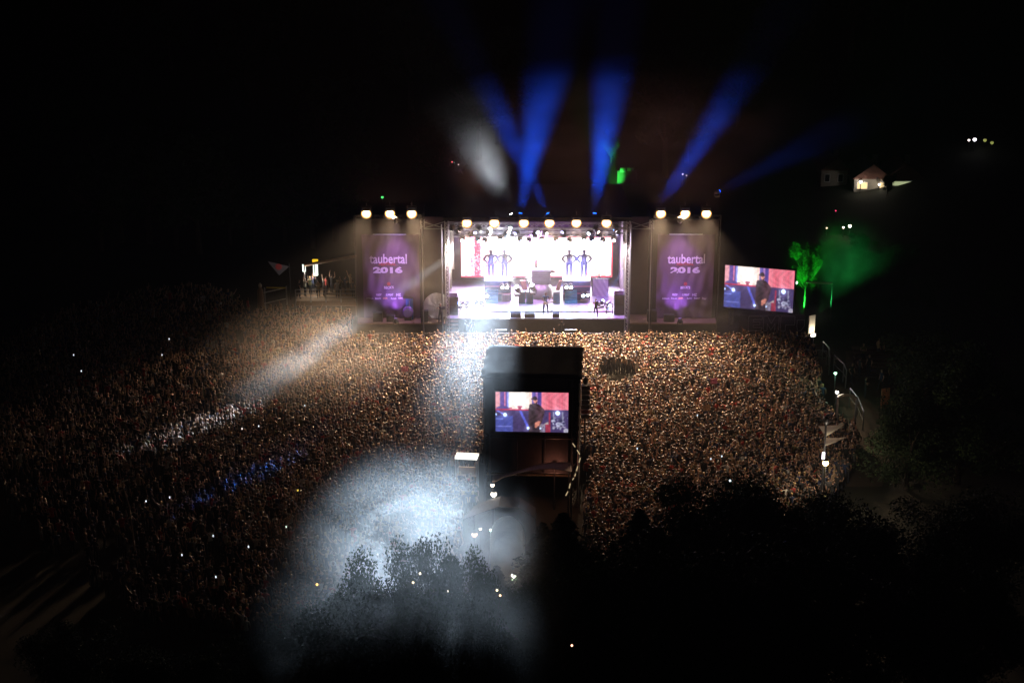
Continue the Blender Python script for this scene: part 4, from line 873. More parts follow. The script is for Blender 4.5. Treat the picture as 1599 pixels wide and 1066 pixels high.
a = P(774, 673.5, 99.8); c = P(887, 674.5, 99.6); led('led_screen', 'video screen on the near face of the sound tower', a, c, 2.72, lin(FEED), screen_mat('feed_picture', 1.05), 'video screens showing the performer', depth=.12)
# line array on a mast beside the tower
p = G(914, 652 + 30); mp = Vector((P(914, 625, 106).x, 106, 0)); t = thing('line_array', 'column of black and dark red speakers on a mast right of the tower', 'speaker', mp)
z0, z1 = Z(652, 106), Z(600, 106); MB().bar((0, .35, 0), (0, .35, z1 + .4), .07, 8).obj('mast', DARKSTEEL, t); n = 7
for k in range(n):
    dz = (z1 - z0) / n; MB().box((0, 0, z0 + dz * (k + .5)), (.56, .5, dz - .05)).obj('cabinet', mat('dark_red_cab', (.16, .03, .04), .6) if k in (1,) else PLASTIC, t)
MB().lathe((0, 0, z1 + .3), [(.12, -.25), (.2, -.05), (.16, .15), (.05, .25)], 10).obj('top_fitting', PLASTIC, t)
# mixing tents in front of the tower
def ridge_tent(name, lb, pts_px, Y0, Y1, m, sag=.3):
    """a stretched canopy: near edge and far edge given by pixels"""
    near = [P(x, y, Y0) for x, y in pts_px[0]]; far = [P(x, y, Y1) for x, y in pts_px[1]]; o0 = near[0].copy(); o0.z = 0; t = thing(name, lb, 'tent', o0); b = MB(); n = len(near)
    b.v += [tuple(p - o0) for p in near] + [tuple(p - o0) for p in far]
    for i in range(n - 1): b.f.append((i, i + 1, n + i + 1, n + i)); b.m.append(0)
    o = b.obj('canopy', m, t); md = o.modifiers.new('t', 'SOLIDIFY'); md.thickness = .04
    for q in (near[0], near[-1], far[0], far[-1]): MB().bar(Vector((q.x, q.y, 0)) - o0, q - o0, .04, 6).obj('pole', DARKSTEEL, t)
    return t
ridge_tent('mixing_tent', 'brown canopy with a curved ridge at the foot of the sound tower', ([(768, 754), (785, 745), (808, 738), (835, 733), (862, 731), (893, 736)], [(770, 742), (788, 739), (810, 734), (835, 726), (862, 721), (892, 721)]), 96.5, 99.3, CANVASBR)
ridge_tent('mixing_tent', 'dark low canopy between the tower and the dome tent', ([(724, 810), (750, 800), (778, 791), (810, 792), (836, 808)], [(740, 790), (760, 781), (782, 774), (812, 776), (836, 792)]), 92, 95, BLACKCLOTH)
# dome tent
p = G(792, 905); p = Vector((P(792, 870, 89).x, 89, 0)); t = thing('dome_tent', 'pale dome tent with an orange lit crest behind the near trees', 'tent', p); zt2 = P(792, 839, 89).z; rr = X(822, 89) - X(792, 89)
b = MB(); n = 18; q0 = zt2 * .45
for j in range(7):
    f = j / 6
    for i in range(n + 1):
        a_ = math.pi * i / n; ar = rr * .98 * (1 - .0 * f); b.v.append((-ar * math.cos(a_), 3.4 * f, q0 + (zt2 - q0) * math.sin(a_) ** .8 - .15 * f))
for j in range(6):
    for i in range(n): b.f.append((j * (n + 1) + i, j * (n + 1) + i + 1, (j + 1) * (n + 1) + i + 1, (j + 1) * (n + 1) + i)); b.m.append(0)
b.f.append(tuple(range(n + 1))); b.m.append(0)
b.obj('canopy', CANVAS, t, True)
for i in (-1, 1):
    for j in (0, 1): MB().bar((i * rr * .95, 3.4 * j, 0), (i * rr * .95, 3.4 * j, q0), .05, 6).obj('pole', STEEL, t)
MB().box((0, 1.7, q0 / 2), (rr * 1.9, 3.3, q0 - .01)).obj('side_wall', CANVAS, t)
# lamps round the tower foot
def bulb(name, px, py, Y, r, col, strength, lb, cat='lamp', watts=0, post=True, group=None):
    p = P(px, py, Y); z0 = terrain(p.x, p.y); t = thing(name, lb, cat, (p.x, p.y, z0), 0, group); h = p.z - z0
    if h < .3: h = .3
    MB().lathe((0, 0, h), [(r * .45, -r * .9), (r * .9, -r * .4), (r, 0), (r * .8, r * .55), (r * .3, r * .9)], 10).obj('globe', glow('globe_%d_%d_%d_%d' % (*[int(c * 99) for c in col], int(strength * 10)), col, strength, False), t, True)
    if post: MB().bar((0, 0, 0), (0, 0, h - r * .85), .045 if watts else .018, 6).obj('post', DARKSTEEL, t); MB().lathe((0, 0, h + r * .9), [(r * 1.1, 0), (r * .2, r * .6)], 10).obj('cap', DARKSTEEL, t)
    if watts: light('lamp', 'POINT', (0, -r - .15, h), None, col, watts, t, radius=.1)
    return t
bulb('lantern', 771, 771, 95.5, .19, (1, .88, .72), 6, 'large pale lantern at the left foot of the sound tower', watts=22)
bulb('lantern', 769, 757, 96.2, .13, (1, .85, .7), 4, 'small pale lantern above the large one at the tower foot')
bulb('lantern', 768, 827, 92.5, .13, (.7, 1, .9), 8, 'greenish white lamp above the dome tent')
bulb('lantern', 741, 834, 91.5, .2, (1, .7, .5), 1.2, 'dim peach lamp left of the dome tent')
bulb('lantern', 750, 825, 92, .09, (1, .9, .8), 4, 'tiny lamp in the smoke left of the dome tent')
bulb('lantern', 795, 836, 90.5, .2, (1, .6, .25), 3, 'orange lamp shining over the crest of the dome tent', watts=40)
bulb('lantern', 866, 727, 99.6, .1, (1, .35, .2), 2.5, 'small red lamp under the brown canopy', watts=60)
bulb('lantern', 888, 728, 98.2, .08, (1, .7, .4), 2, 'small amber lamp at the right end of the brown canopy', watts=8)
bulb('street_lamp', 802, 898, 82, .13, (1, .95, .85), 10, 'white street lamp on a thin post below the dome tent', watts=60)
for i, (px, py, col, lb) in enumerate(((656, 895, (1, .85, .6), 'warm lamp among the trees under the smoke'), (645, 909, (1, .8, .5), 'fainter warm lamp below the one under the smoke'), (495, 912, (1, .55, .12), 'orange lamp at the left edge of the near trees'), (678, 921, (1, .4, .2), 'small red lamp among the near trees'), (700, 922, (1, .85, .7), 'small pale lamp right of the red one among the near trees'), (776, 921, (1, .75, .45), 'upper warm lamp right of the light shafts'), (781, 929, (1, .65, .35), 'lower warm lamp right of the light shafts'), (893, 1007, (1, .5, .3), 'small orange lamp low in the dark slope'), (1140, 750, (.7, .9, 1), 'small cold lamp in the tree mass'))):
    bulb('lantern', px, py, 69 if py > 840 else 82, .055, col, 3.5, lb, post=False)
t = bulb('street_lamp', 1289, 722.5, 98, .19, (1, .72, .22), 30, 'glaring yellow lamp at the right-hand edge of the crowd', watts=60)
# bar stall with a bright white roof
p = P(729, 712, 103); t = thing('bar_stall', 'small stall with a bright white lit roof left of the sound tower', 'stall', (p.x, 103, 0), R(-8)); zr = p.z; W = X(747, 103) - X(711, 103)
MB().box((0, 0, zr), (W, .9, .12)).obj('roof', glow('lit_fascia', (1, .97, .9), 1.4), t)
for i in (-1, 1):
    for j in (-1, 1): MB().bar((i * W * .46, j * .4, 0), (i * W * .46, j * .4, zr - .07), .04, 6).obj('post', STEEL, t)
MB().box((0, -.3, .55), (W * .95, .35, 1.1)).obj('counter', WOODBR, t); MB().box((0, .2, 1.25), (W * .8, .1, .5)).obj('back_shelf', WOODBR, t)
light('lamp', 'AREA', (0, 0, zr - .1), (0, 0, 0), (1, .9, .8), 6, t, area=.8)
# festoon along the right of the tower
pts = [(893, 690), (900, 700), (907, 712), (903, 725), (899, 738), (897, 745), (891, 752), (888, 765), (882, 776)]; P3 = [P(x, y, 99.2 - i * .45) for i, (x, y) in enumerate(pts)]
o0 = P3[-1].copy(); t = thing('festoon_lights', 'string of warm lit tubes hanging down right of the sound tower', 'lights', o0)
for i in range(len(P3) - 1):
    MB().bar(P3[i] - o0, P3[i + 1] - o0, .012, 4).obj('cable', DARKSTEEL, t); a_, c_ = P3[i].lerp(P3[i + 1], .2) - o0, P3[i].lerp(P3[i + 1], .75) - o0; MB().bar(a_, c_, .035, 5).obj('tube', glow('tube', (1, .75, .42), 1.0 if i else .5, False), t)

# ------------------------------------------------------------------ right edge of the ground
p = P(1267, 520, 131); t = thing('advert_banner', 'upright lit cream banner at the far right end of the crowd', 'banner', (p.x, 131, 0), R(28)); zb = P(1267, 492, 131).z; zl = P(1267, 520, 131).z; W = .6
MB().box((0, 0, (zb + zl) / 2), (W, .05, zb - zl)).obj('panel', CANVAS, t); MB().bar((-W / 2, .05, 0), (-W / 2, .05, zb), .04).obj('pole', STEEL, t); MB().bar((W / 2, .05, 0), (W / 2, .05, zb), .04).obj('pole', STEEL, t)
MB().box((0, -.25, zl - .1), (.36, .2, .22)).obj('lamp_housing', glow('banner_lamp', (1, .9, .75), 4, False), t); light('lamp', 'AREA', (0, -.5, zl), (0, -.05, zb), (1, .9, .7), 28, t, area=.3)
def fence_line(pts, lb, hgt=1.5, grp='fence sections at the right edge'):
    A = G(*pts[0]); t = thing('site_fence', lb, 'fence', A, 0, grp)
    for i in range(len(pts) - 1):
        a_, c_ = G(*pts[i]) - A, G(*pts[i + 1]) - A; MB().bar(a_ + Vector((0, 0, hgt)), c_ + Vector((0, 0, hgt)), .05, 6).obj('rail', STEEL, t); MB().bar(a_ + Vector((0, 0, hgt * .5)), c_ + Vector((0, 0, hgt * .5)), .03, 6).obj('rail', STEEL, t)
        MB().bar(c_, c_ + Vector((0, 0, hgt)), .05, 6).obj('post', STEEL, t)
    MB().bar((0, 0, 0), (0, 0, hgt), .05, 6).obj('post', STEEL, t); return t
fence_line([(1284, 560), (1293, 570), (1294, 585)], 'short pale fence corner at the upper right of the crowd'); fence_line([(1301, 582), (1316, 596), (1320, 606)], 'pale fence section beside the green lamp')
fence_line([(1326, 635), (1338, 650), (1347, 672)], 'pale fence running down beside the path'); fence_line([(1213, 565), (1250, 566), (1290, 570)], 'long low dark rail across the upper right of the crowd', 1.2)
fence_line([(1265, 622), (1274, 645)], 'double pale rail among the crowd on the right', 1.4); fence_line([(1277, 632), (1279, 655), (1290, 656)], 'corner rail beside the double rail in the crowd', 1.4)
bulb('lantern', 1304.5, 582.5, 118, .11, (.45, 1, .6), 8, 'greenish lamp on a post at the right edge of the crowd', watts=60)
bulb('lantern', 1307, 612, 113, .13, (1, .93, .82), 6, 'white lamp on a post below the greenish one', watts=25)
t = thing('pipe_arch', 'curved pale pipe bending from the white lamp towards the path', 'pipe', G(1307, 650)); pp = [P(1309, 619, 112.6), P(1318, 616, 112.6), P(1330, 617, 112.8), P(1338, 621, 113)]; b = MB()
for i in range(3): b.bar(pp[i] - t.location, pp[i + 1] - t.location, .09, 7)
b.obj('tube', CANVAS, t); MB().bar(pp[0] - t.location, Vector((pp[0].x, pp[0].y, 0)) - t.location, .07).obj('leg', STEEL, t); MB().bar(pp[3] - t.location, Vector((pp[3].x, pp[3].y, 0)) - t.location, .07).obj('leg', STEEL, t)
p = P(1382, 625, 118); t = thing('advert_sign', 'tall orange-brown printed panel beside the path', 'sign', (p.x, 118, 0), R(20)); z1, z0 = P(1382, 606, 118).z, P(1382, 648, 118).z
MB().box((0, 0, (z0 + z1) / 2), (.72, .05, z1 - z0)).obj('panel', ORANGEP, t); MB().bar((-.36, .05, 0), (-.36, .05, z1), .035).obj('pole', DARKSTEEL, t); MB().bar((.36, .05, 0), (.36, .05, z1), .035).obj('pole', DARKSTEEL, t)
light('lamp', 'SPOT', (-.6, -1.6, z0 - .4), (0, 0, (z0 + z1) / 2), (1, .7, .4), 60, t, 60, .7)
# steps
p0 = G(1365, 588); t = thing('stone_steps', 'broad worn steps climbing beside the path at right', 'steps', (p0.x, p0.y, terrain(p0.x, p0.y)))
for k in range(7): MB().box((.2 + .12 * k, k * .85, .05 + .10 * k), (3.4 - .12 * (k % 3), .838, .14)).obj('step', SOIL, t)
# sail shades on a mast
mx_ = P(1288, 690, 99.5); t = thing('sail_shade', 'mast with two stacked white triangular sails above the yellow lamp', 'sail', (mx_.x, 99.5, 0)); zt3 = P(1288, 655, 99.5).z
MB().bar((0, 0, 0), (0, 0, zt3), .07, 8).obj('mast', DARKSTEEL, t); MB().lathe((0, 0, zt3), [(.12, -.3), (.2, -.1), (.2, .1), (.08, .25)], 10).obj('mast_head', DARKSTEEL, t)
O3 = Vector((mx_.x, 99.5, 0))
def sail(pa, name='sail'):
    b = MB(); A, B_, C_ = [P(x, y, Y) - O3 for x, y, Y in pa]; n = 8
    for i in range(n + 1):
        for j in range(n + 1 - i):
            u, v = i / n, j / n; q = A * (1 - u - v) + B_ * u + C_ * v; q.z -= 1.3 * u * v * (1 - u - v) * 3 + .25 * (u * (1 - u - v) + v * (1 - u - v) + u * v) * .5; b.v.append(tuple(q))
    id_ = lambda i, j: sum(n + 1 - q for q in range(i)) + j
    for i in range(n):
        for j in range(n - i):
            b.f.append((id_(i, j), id_(i + 1, j), id_(i, j + 1))); b.m.append(0)
            if j < n - i - 1: b.f.append((id_(i + 1, j), id_(i + 1, j + 1), id_(i, j + 1))); b.m.append(0)
    b.obj(name, SAILCLOTH, t, True)
sail(((1278, 665, 100.5), (1290, 681, 99.4), (1319, 662, 102))); sail(((1286, 683, 100), (1289, 696, 99.3), (1322, 682, 101.5)))
MB().bar((-.06, -.12, P(1287, 716, 99.4).z), (-.06, -.12, P(1287, 706, 99.4).z), .09, 8).obj('tube_lamp', glow('mast_tube', (.95, .85, 1), 5, False), t)
light('lamp', 'POINT', (.5, -1.4, P(1287, 708, 99.4).z - .3), None, (1, .84, .66), 260, t, radius=.1)
PTH = [(1329, 600, 'walking figure in dark clothes beside the fence near the green lamp', 'walk', 'black'), (1341, 590, 'figure in dark grey on the path above the steps', 'standing with arms down', 'dark grey'), (1347, 568, 'figure in olive at the top of the path', 'with folded arms', 'olive'), (1356, 586, 'figure in black in the middle of the path group', 'standing with arms down', 'black'), (1370, 560, 'distant figure in tan at the upper path', 'standing with arms down', 'tan'), (1379, 562, 'figure in red at the upper right of the path', 'standing with arms down', 'red'), (1375, 610, 'figure in navy stepping down towards the orange panel', 'walk', 'navy'), (1350, 622, 'figure in black with folded arms low on the path', 'with folded arms', 'black'), (1388, 600, 'figure in olive right of the stepping one', 'standing with arms down', 'olive')]
for px, py, lb, ps, sh in PTH:
    p = G(px, py); p.z = terrain(p.x, p.y) + .03; person(ps, SHIRTM[sh], HAIRM[px % 2], p, R(px * 37 % 360), lb, False, 'people on the path')

# ------------------------------------------------------------------ left of the stage: viewing platform
p0, p1 = P(462, 470, 141), P(556, 470, 141); zp = max(p0.z, .8); t = thing('viewing_platform', 'raised wooden viewing platform with railings left of the stage', 'platform', ((p0.x + p1.x) / 2, 141, 0)); W = p1.x - p0.x
MB().box((0, 2, zp - .1), (W, 4, .2)).obj('deck', WOODBR, t)
for k in range(5): MB().bar((-W / 2 + W * k / 4, 0, 0), (-W / 2 + W * k / 4, 0, zp + 1.05), .045, 6).obj('post', STEEL, t)
for q in (.35, .7, 1.05): MB().bar((-W / 2, 0, zp + q), (W / 2, 0, zp + q), .03, 6).obj('rail', STEEL, t)
MB().box((0, -.02, zp - .28), (W, .04, .3)).obj('fascia', WOODBR, t); MB().box((0, .04, (zp - .45) / 2), (W, .03, zp - .5)).obj('skirt', SKIRT, t)
for i in range(13):
    px = 468 + i * 7 + (i % 3) * 1.5; pos = P(px, 462, 141.7 + (i % 4) * .6); pos.z = zp
    sh = list(SHIRT)[(i * 3) % 7]; person(list(POSES)[i % 6], SHIRTM[sh], HAIRM[i % 3], pos, R(-70 + 17 * (i % 5)), ('onlooker in %s, %s, %s on raised platform' % (sh, SP[list(POSES)[i % 6]], ['first from its left end', 'second from its left end', 'third from its left end', 'fourth from its left end', 'fifth from its left end', 'sixth from its left end', 'at its middle', 'sixth from its right end', 'fifth from its right end', 'fourth from its right end', 'third from its right end', 'second from its right end', 'nearest the stage'][i])), True, 'onlookers on the raised platform')
a, c = P(475, 414, 143), P(556, 400, 141.5); t = thing('awning', 'brown awning beam sloping up to the stage above the raised platform', 'awning', (a.x, a.y, 0)); MB().bar((0, 0, a.z), (c - a) + Vector((0, 0, a.z)), .13, 8).obj('front_beam', CANVASBR, t)
MB().add([(0, 0, a.z), (c.x - a.x, c.y - a.y, c.z), (c.x - a.x, c.y - a.y + 3, c.z - .4), (0, 3, a.z - .4)], [(0, 1, 2, 3)]).obj('roof_sheet', BLACKCLOTH, t); MB().bar((0, 0, 0), (0, 0, a.z), .06).obj('post', DARKSTEEL, t); MB().bar((c.x - a.x, c.y - a.y, 0), (c.x - a.x, c.y - a.y, c.z), .06).obj('post', DARKSTEEL, t)
for px, py0, py1, wd_, lb, top_ in ((475, 413, 424, .28, 'small glaring white sign under the left end of the awning', None), (493, 410, 430, .42, 'tall white lit sign with a yellow top under the awning', 1)):
    q0, q1 = P(px, py1, 143.3), P(px, py0, 143.3); t = thing('lit_sign', lb, 'sign', (q0.x, 143.3, 0)); MB().box((0, 0, (q0.z + q1.z) / 2), (wd_, .12, q1.z - q0.z)).obj('light_panel', glow('lit_sign', (.85, 1, .85), 1.8, False), t); MB().bar((0, .1, 0), (0, .1, q1.z), .04).obj('pole', DARKSTEEL, t); light('lamp', 'POINT', (.1, -.5, q0.z), None, (1, .9, .75), 70, t, radius=.2)
    if top_: MB().box((0, 0, q1.z + .16), (wd_ * 1.2, .14, .28)).obj('top_panel', glow('yellow_sign', (1, .6, .02), 1.1, False), t); MB().bar((-.06, -.07, q0.z + .2), (-.06, -.07, q1.z - .2), .05, 5).obj('print', DARKSTEEL, t)
q = [P(418, 408, 146) , P(452, 416, 146), P(436, 430, 146)]; t = thing('pennant', 'dark triangular pennant with a red emblem left of the awning', 'flag', (q[1].x, 146, 0)); o0 = Vector((q[1].x, 146, 0)); b = MB(); b.add([p - o0 for p in q] + [p - o0 + Vector((0, .03, 0)) for p in q], [(0, 1, 2), (5, 4, 3), (0, 3, 4, 1), (1, 4, 5, 2), (2, 5, 3, 0)]); b.obj('cloth', mat('slate_cloth', (.14, .13, .17), .8), t); MB().bar((0, 0, 0), (0, 0, q[1].z + .3), .05).obj('pole', DARKSTEEL, t)
m_ = (q[0] + q[1] + q[2]) / 3 - o0; MB().lathe(m_ + Vector((0, -.03, .1)), [(.3, 0), (.3, .02)], 10, (0, -1, 0)).obj('emblem', PRINTRED, t)
# wrapped pillar and taped rails
p = P(408, 485, 140); p.z = 0; t = thing('wrapped_pillar', 'pale cloth-wrapped pillar at the left end of the taped rails', 'pillar', p); zt4 = P(408, 448, 140).z; MB().lathe((0, 0, 0), [(.42, 0), (.34, zt4 * .3), (.3, zt4 * .6), (.26, zt4 * .9), (.1, zt4)], 10).obj('wrap', CANVASBR, t, True)
MB().lathe((0, 0, zt4 + .15), [(.12, -.2), (.17, 0), (.06, .2)], 8).obj('knob', CANVAS, t)
A = P(412, 472, 140); t = thing('ramp_railing', 'pale double railing with yellow tape left of the raised platform', 'railing', (A.x, 140, 0))
for (x0, y0, x1, y1, m, r_2) in ((412, 457, 447, 449, WHITEP, .045), (412, 474, 447, 466, WHITEP, .04), (416, 449, 447, 449.5, YELLOW, .06)):
    MB().bar(P(x0, y0, 140) - Vector((A.x, 140, 0)), P(x1, y1, 140.6) - Vector((A.x, 140, 0)), r_2, 6).obj('tape' if m is YELLOW else 'rail', m, t)
for px, py in ((413, 449), (447, 447)): q = P(px, py, 140.3); MB().bar(Vector((q.x - A.x, .3, 0)), Vector((q.x - A.x, .3, q.z)), .06).obj('post', STEEL, t)
# tall bent pole far left
pts = [(214, 890), (207, 830), (202, 790), (192, 760), (184, 725)]; t = thing('flag_pole', 'thin bent pole with a pale tip in the dark left of the crowd', 'pole', G(214, 890)); b = MB(); Y0 = t.location.y
for i in range(4): b.bar(P(*pts[i], Y0) - t.location, P(*pts[i + 1], Y0) - t.location, .05 - .006 * i, 6)
b.obj('shaft', WOODBR, t); tip = P(184, 722, Y0) - t.location; MB().lathe(tip, [(.05, -.15), (.14, 0), (.05, .15)], 8).obj('tip', CANVAS, t); MB().bar(P(190, 752, Y0) - t.location, P(199, 749, Y0) - t.location, .04).obj('arm', CANVAS, t)

# ------------------------------------------------------------------ hillside houses and lights
def hit(px, py, up=.2):
    a_, b2 = slopes(px, py); Y = 150.
    while Y < 330 and CAM.z - b2 * Y > terrain(a_ * Y, Y) + up: Y += .5
    return Y
def house(px, py, Y, W, D, H, lb, wins, rot=0):
    Y = hit(px, py); p = P(px, py, Y); z0 = min(terrain(p.x, Y), p.z) - .3; t = thing('house', lb, 'house', (p.x, Y, z0), rot, 'houses on the right-hand hillside'); top_ = p.z - z0 + H
    MB().box((0, D / 2, top_ / 2), (W, D, top_)).obj('wall', PLASTER, t)
    r = MB().prism([(-W / 2 - .3, top_ + .01), (W / 2 + .3, top_ + .01), (0, top_ + W * .42)], -.3, D + .3).obj('roof', TILE, t); MB().box((W * .2, D * .6, top_ + W * .4), (.5, .5, .9)).obj('chimney', PLASTER, r)
    for wx, wz, ww, wh, m in wins: f = MB().box((wx, -.02, top_ - H + wz), (ww + .16, .06, wh + .16)).obj('window', WHITEP, t); MB().box((wx, -.06, top_ - H + wz), (ww, .03, wh)).obj('pane', m, f)
    return t
DARKP = mat('dark_pane', (.02, .025, .03), .1); LITP = glow('lit_pane', (1, .72, .35), 1.4, False)
house(1302, 290, 188, 3.0, 5, 1.8, 'pale gabled house faintly lit on the hillside at the right', [(-.8, .9, .5, .8, DARKP), (.7, .9, .5, .8, DARKP)])
house(1361, 298, 190, 4.0, 5, 1.4, 'house with two glowing doorways among the hillside trees', [(-1.1, .6, 1.1, .7, LITP), (1.1, .5, .45, .9, LITP)])
house(1412, 292, 196, 4.2, 5, .8, 'house with a pale greenish lit front at the far right hillside', [(-.3, .4, 2.2, .45, glow('green_lit_pane', (.75, .85, .45), .5, False))])
HL = [(1344, 284, (1, .92, .85), 12, .16, 'slanted white lamp on the left of the house with glowing doorways'), (1373, 288, (1, .9, .75), 9, .13, 'white lamp on the right of the house with glowing doorways'), (1340, 258, (.4, .1, 1), 2, .13, 'upper violet lamp over the hillside house'), (1339, 264, (.4, .1, 1), 1.6, .15, 'middle violet lamp over the hillside house'), (1341, 275, (.45, .1, 1), 2, .1, 'lower violet lamp over the hillside house'),
 (1513, 219, (1, .85, .8), 3, .14, 'left lamp of the high pair at the upper right'), (1522, 218, (.95, .9, 1), 6, .2, 'right and brighter lamp of the high pair at the upper right'), (1538, 219, (.3, .32, .08), 1, .2, 'dim yellow-green lamp right of the high pair'), (1549, 223, (.25, .28, .07), 1, .2, 'dimmer yellow-green lamp at the upper right end'),
 (1291, 356, (1, .7, .45), 2, .1, 'left warm lamp of the three above the green smoke'), (1317, 355, (1, .8, .6), 5, .12, 'middle warm lamp of the three above the green smoke'), (1327, 353, (1, .85, .65), 9, .17, 'brightest warm lamp of the three above the green smoke'), (1305, 329, (1, .05, .15), 2, .08, 'tiny red lamp on the hillside above the green smoke'),
 (706, 253, (1, .12, .15), 2, .09, 'tiny red lamp on the hill left of the white smoke puff'), (710, 254, (.4, 1, .9), 2, .08, 'tiny green lamp beside the red one on the hill'), (716, 257, (1, .8, .75), 2, .08, 'tiny pale lamp beside the green one on the hill'), (1066, 272, (1, .75, .6), 1.5, .12, 'faint pale lamp in the blue beam right of the stage'), (1072, 274, (1, .75, .6), 1.2, .1, 'fainter pale lamp right of the one in the blue beam'),
 (597, 308, (.1, 1, .2), 1.3, .13, 'small green light spot above the left wing'), (596, 330, (.5, .7, 1), 3, .08, 'tiny blue-white lamp between the left wing floodlights'), (618, 319, (1, .05, .55), 1.3, .17, 'small magenta light spot above the left wing')]
for px, py, col, s, r, lb in HL:
    a_, b2 = slopes(px, py); Y = 186.
    for _ in range(30):
        z_ = terrain(a_ * Y, Y); Y += 1.5 if CAM.z - b2 * Y > z_ + 1.2 else -1.5
    if py in (308, 330, 319): Y = 158
    bulb('hillside_lamp', px, py, min(max(Y, 150), 330), r, col, s, lb, group='lamps on the hillside', watts={284: 22, 288: 16, 355: 8, 353: 10, 264: 5, 218: 6}.get(py, 0))
p = P(975, 264, 186); t = thing('garden_wall', 'small wall lit bright green on the hill behind the stage', 'wall', (p.x, 186, terrain(p.x, 186))); zz = p.z - terrain(p.x, 186)
MB().box((.3, .05, zz / 2 - .2), (2.2, .3, zz)).obj('base', BARK, t)
for dx, w_, h_ in ((-.2, .62, .5), (.5, .42, .36), (.95, .3, .2)): MB().box((dx, -.14, zz - .1 - h_ / 2 + .25), (w_, .06, h_)).obj('panel', PLASTER, t)
light('lamp', 'SPOT', (0, -4, zz + .8), (0, 0, zz), (.05, 1, .08), 160, t, 30, .8)
t = thing('garden_floodlight', 'green floodlight aimed at the tree on the hill behind the stage', 'floodlight', (P(965, 262, 184).x, 182, terrain(0, 182))); MB().box((0, 0, .3), (.4, .3, .3)).obj('housing', DARKSTEEL, t); MB().bar((0, 0, -.2), (0, 0, .3), .04).obj('post', DARKSTEEL, t)
light('lamp', 'SPOT', (0, 0, .7), (-.2, 8, 3.0), (.04, 1, .12), 9000, t, 34, 1.)
t = thing('garden_floodlight', 'green floodlight under the tree right of the side screen', 'floodlight', (P(1255, 452, 139.0).x, 139.0, 0)); MB().box((0, 0, .3), (.4, .3, .3)).obj('housing', DARKSTEEL, t); MB().bar((0, 0, 0), (0, 0, .3), .04).obj('post', DARKSTEEL, t)
light('lamp', 'SPOT', (0, 0, .8), (.5, 4, 4.6), (.02, 1, .04), 10000, t, 56, .9)
light('lamp', 'SPOT', (1.4, 0, .8), (5, 5, 5), (.03, 1, .16), 5000, t, 56, 1.)
bulb('lantern', 1243, 441, 137, .14, (.6, 1, .8), 8, 'bluish green lamp at the right edge of the side screen')
a, c = P(1258, 440.5, 140), P(1300, 442.5, 140); t = thing('container_roof', 'pale horizontal beam in the green smoke right of the screen', 'beam', (a.x, 140, 0)); MB().bar((0, 0, a.z), (c.x - a.x, 0, c.z), .1, 6).obj('beam', CANVAS, t); MB().bar((0, 0, 0), (0, 0, a.z), .06).obj('post', DARKSTEEL, t); MB().bar((c.x - a.x, 0, 0), (c.x - a.x, 0, c.z), .06).obj('post', DARKSTEEL, t)

# ------------------------------------------------------------------ the crowd
def inside(poly, x, y):
    n = len(poly); c = np.zeros(x.shape, bool); j = n - 1
    for i in range(n):
        xi, yi = poly[i]; xj, yj = poly[j]; c ^= ((yi > y) != (yj > y)) & (x < (xj - xi) * (y - yi) / (yj - yi + 1e-9) + xi); j = i
    return c
POLY = [(-60, 600), (90, 510), (230, 475), (330, 468), (398, 500), (455, 505), (556, 512), (580, 548), (1120, 548), (1160, 545), (1262, 548), (1282, 610), (1288, 660), (1330, 690), (1345, 720), (1300, 790), (1250, 850), (1180, 930), (1000, 985), (850, 1000), (420, 1010), (220, 990), (60, 860), (-60, 700)]
st_ = .455; gx, gy = np.meshgrid(np.arange(-52, 34, st_), np.arange(76, 160, st_)); gx = gx.ravel() + rng.uniform(-.2, .2, gx.size); gy = gy.ravel() + rng.uniform(-.2, .2, gy.size)
d_y = gy; d_z = -CAM.z; fz = d_y * math.cos(PITCH) - d_z * math.sin(PITCH); dz_ = -d_y * math.sin(PITCH) - d_z * math.cos(PITCH); pxs = 799.5 + F * gx / fz; pys = 533 + F * dz_ / fz
clump = .5 + .25 * (np.sin(gx * .55 + 2 * np.sin(gy * .23)) + np.sin(gy * .47 + 1.7 * np.sin(gx * .31 + 1)))
ok = inside(POLY, pxs, pys) & (rng.random(gx.size) < .74 + .3 * clump)
twx = G(829, 793).x
ok &= ~((np.abs(gx - twx - .1) < 3.7) & (gy > 98.5) & (gy < 107)); ok &= ~((np.abs(gx - twx + .6) < 3.9) & (gy > 86) & (gy < 98.6)); ok &= ~((np.abs(gx - mp.x) < .8) & (np.abs(gy - 106) < .8)); ok &= ~((np.abs(gx - P(729, 712, 103).x) < 1.6) & (np.abs(gy - 103) < 1.2))
ok &= ~((gy > 132.3) & (gx > X(556) - .5) & (gx < X(1125))); ok &= ~((gy > 139.4) & (gx > P(400, 470, 141).x) & (gx < P(560, 470, 141).x)); ok &= ~((np.hypot(gx - P(408, 485, 140).x, gy - 140) < 1)); ok &= ~((np.abs(gx - mx_.x) < .6) & (np.abs(gy - 99.5) < .6))
ok &= ~((np.hypot(gx - P(975, 578, 0).x if False else gx - G(965, 605).x, (gy - G(965, 605).y) * .6) < 1.6))
ok &= ~((gx < -22) & (rng.random(gx.size) < .35)); ok &= ~((pxs < 360) & (pys > 760) & (rng.random(gx.size) < .5)); ok &= ~((gy < 96) & (gx < -6) & (rng.random(gx.size) < .35))
gx, gy, pxs, pys = gx[ok], gy[ok], pxs[ok], pys[ok]
keys = list(POSES); shirts = list(SHIRT); hn = ['brown', 'dark', 'blond']
LIB = bpy.data.collections.new('people_kinds'); VAR = []; wts = []
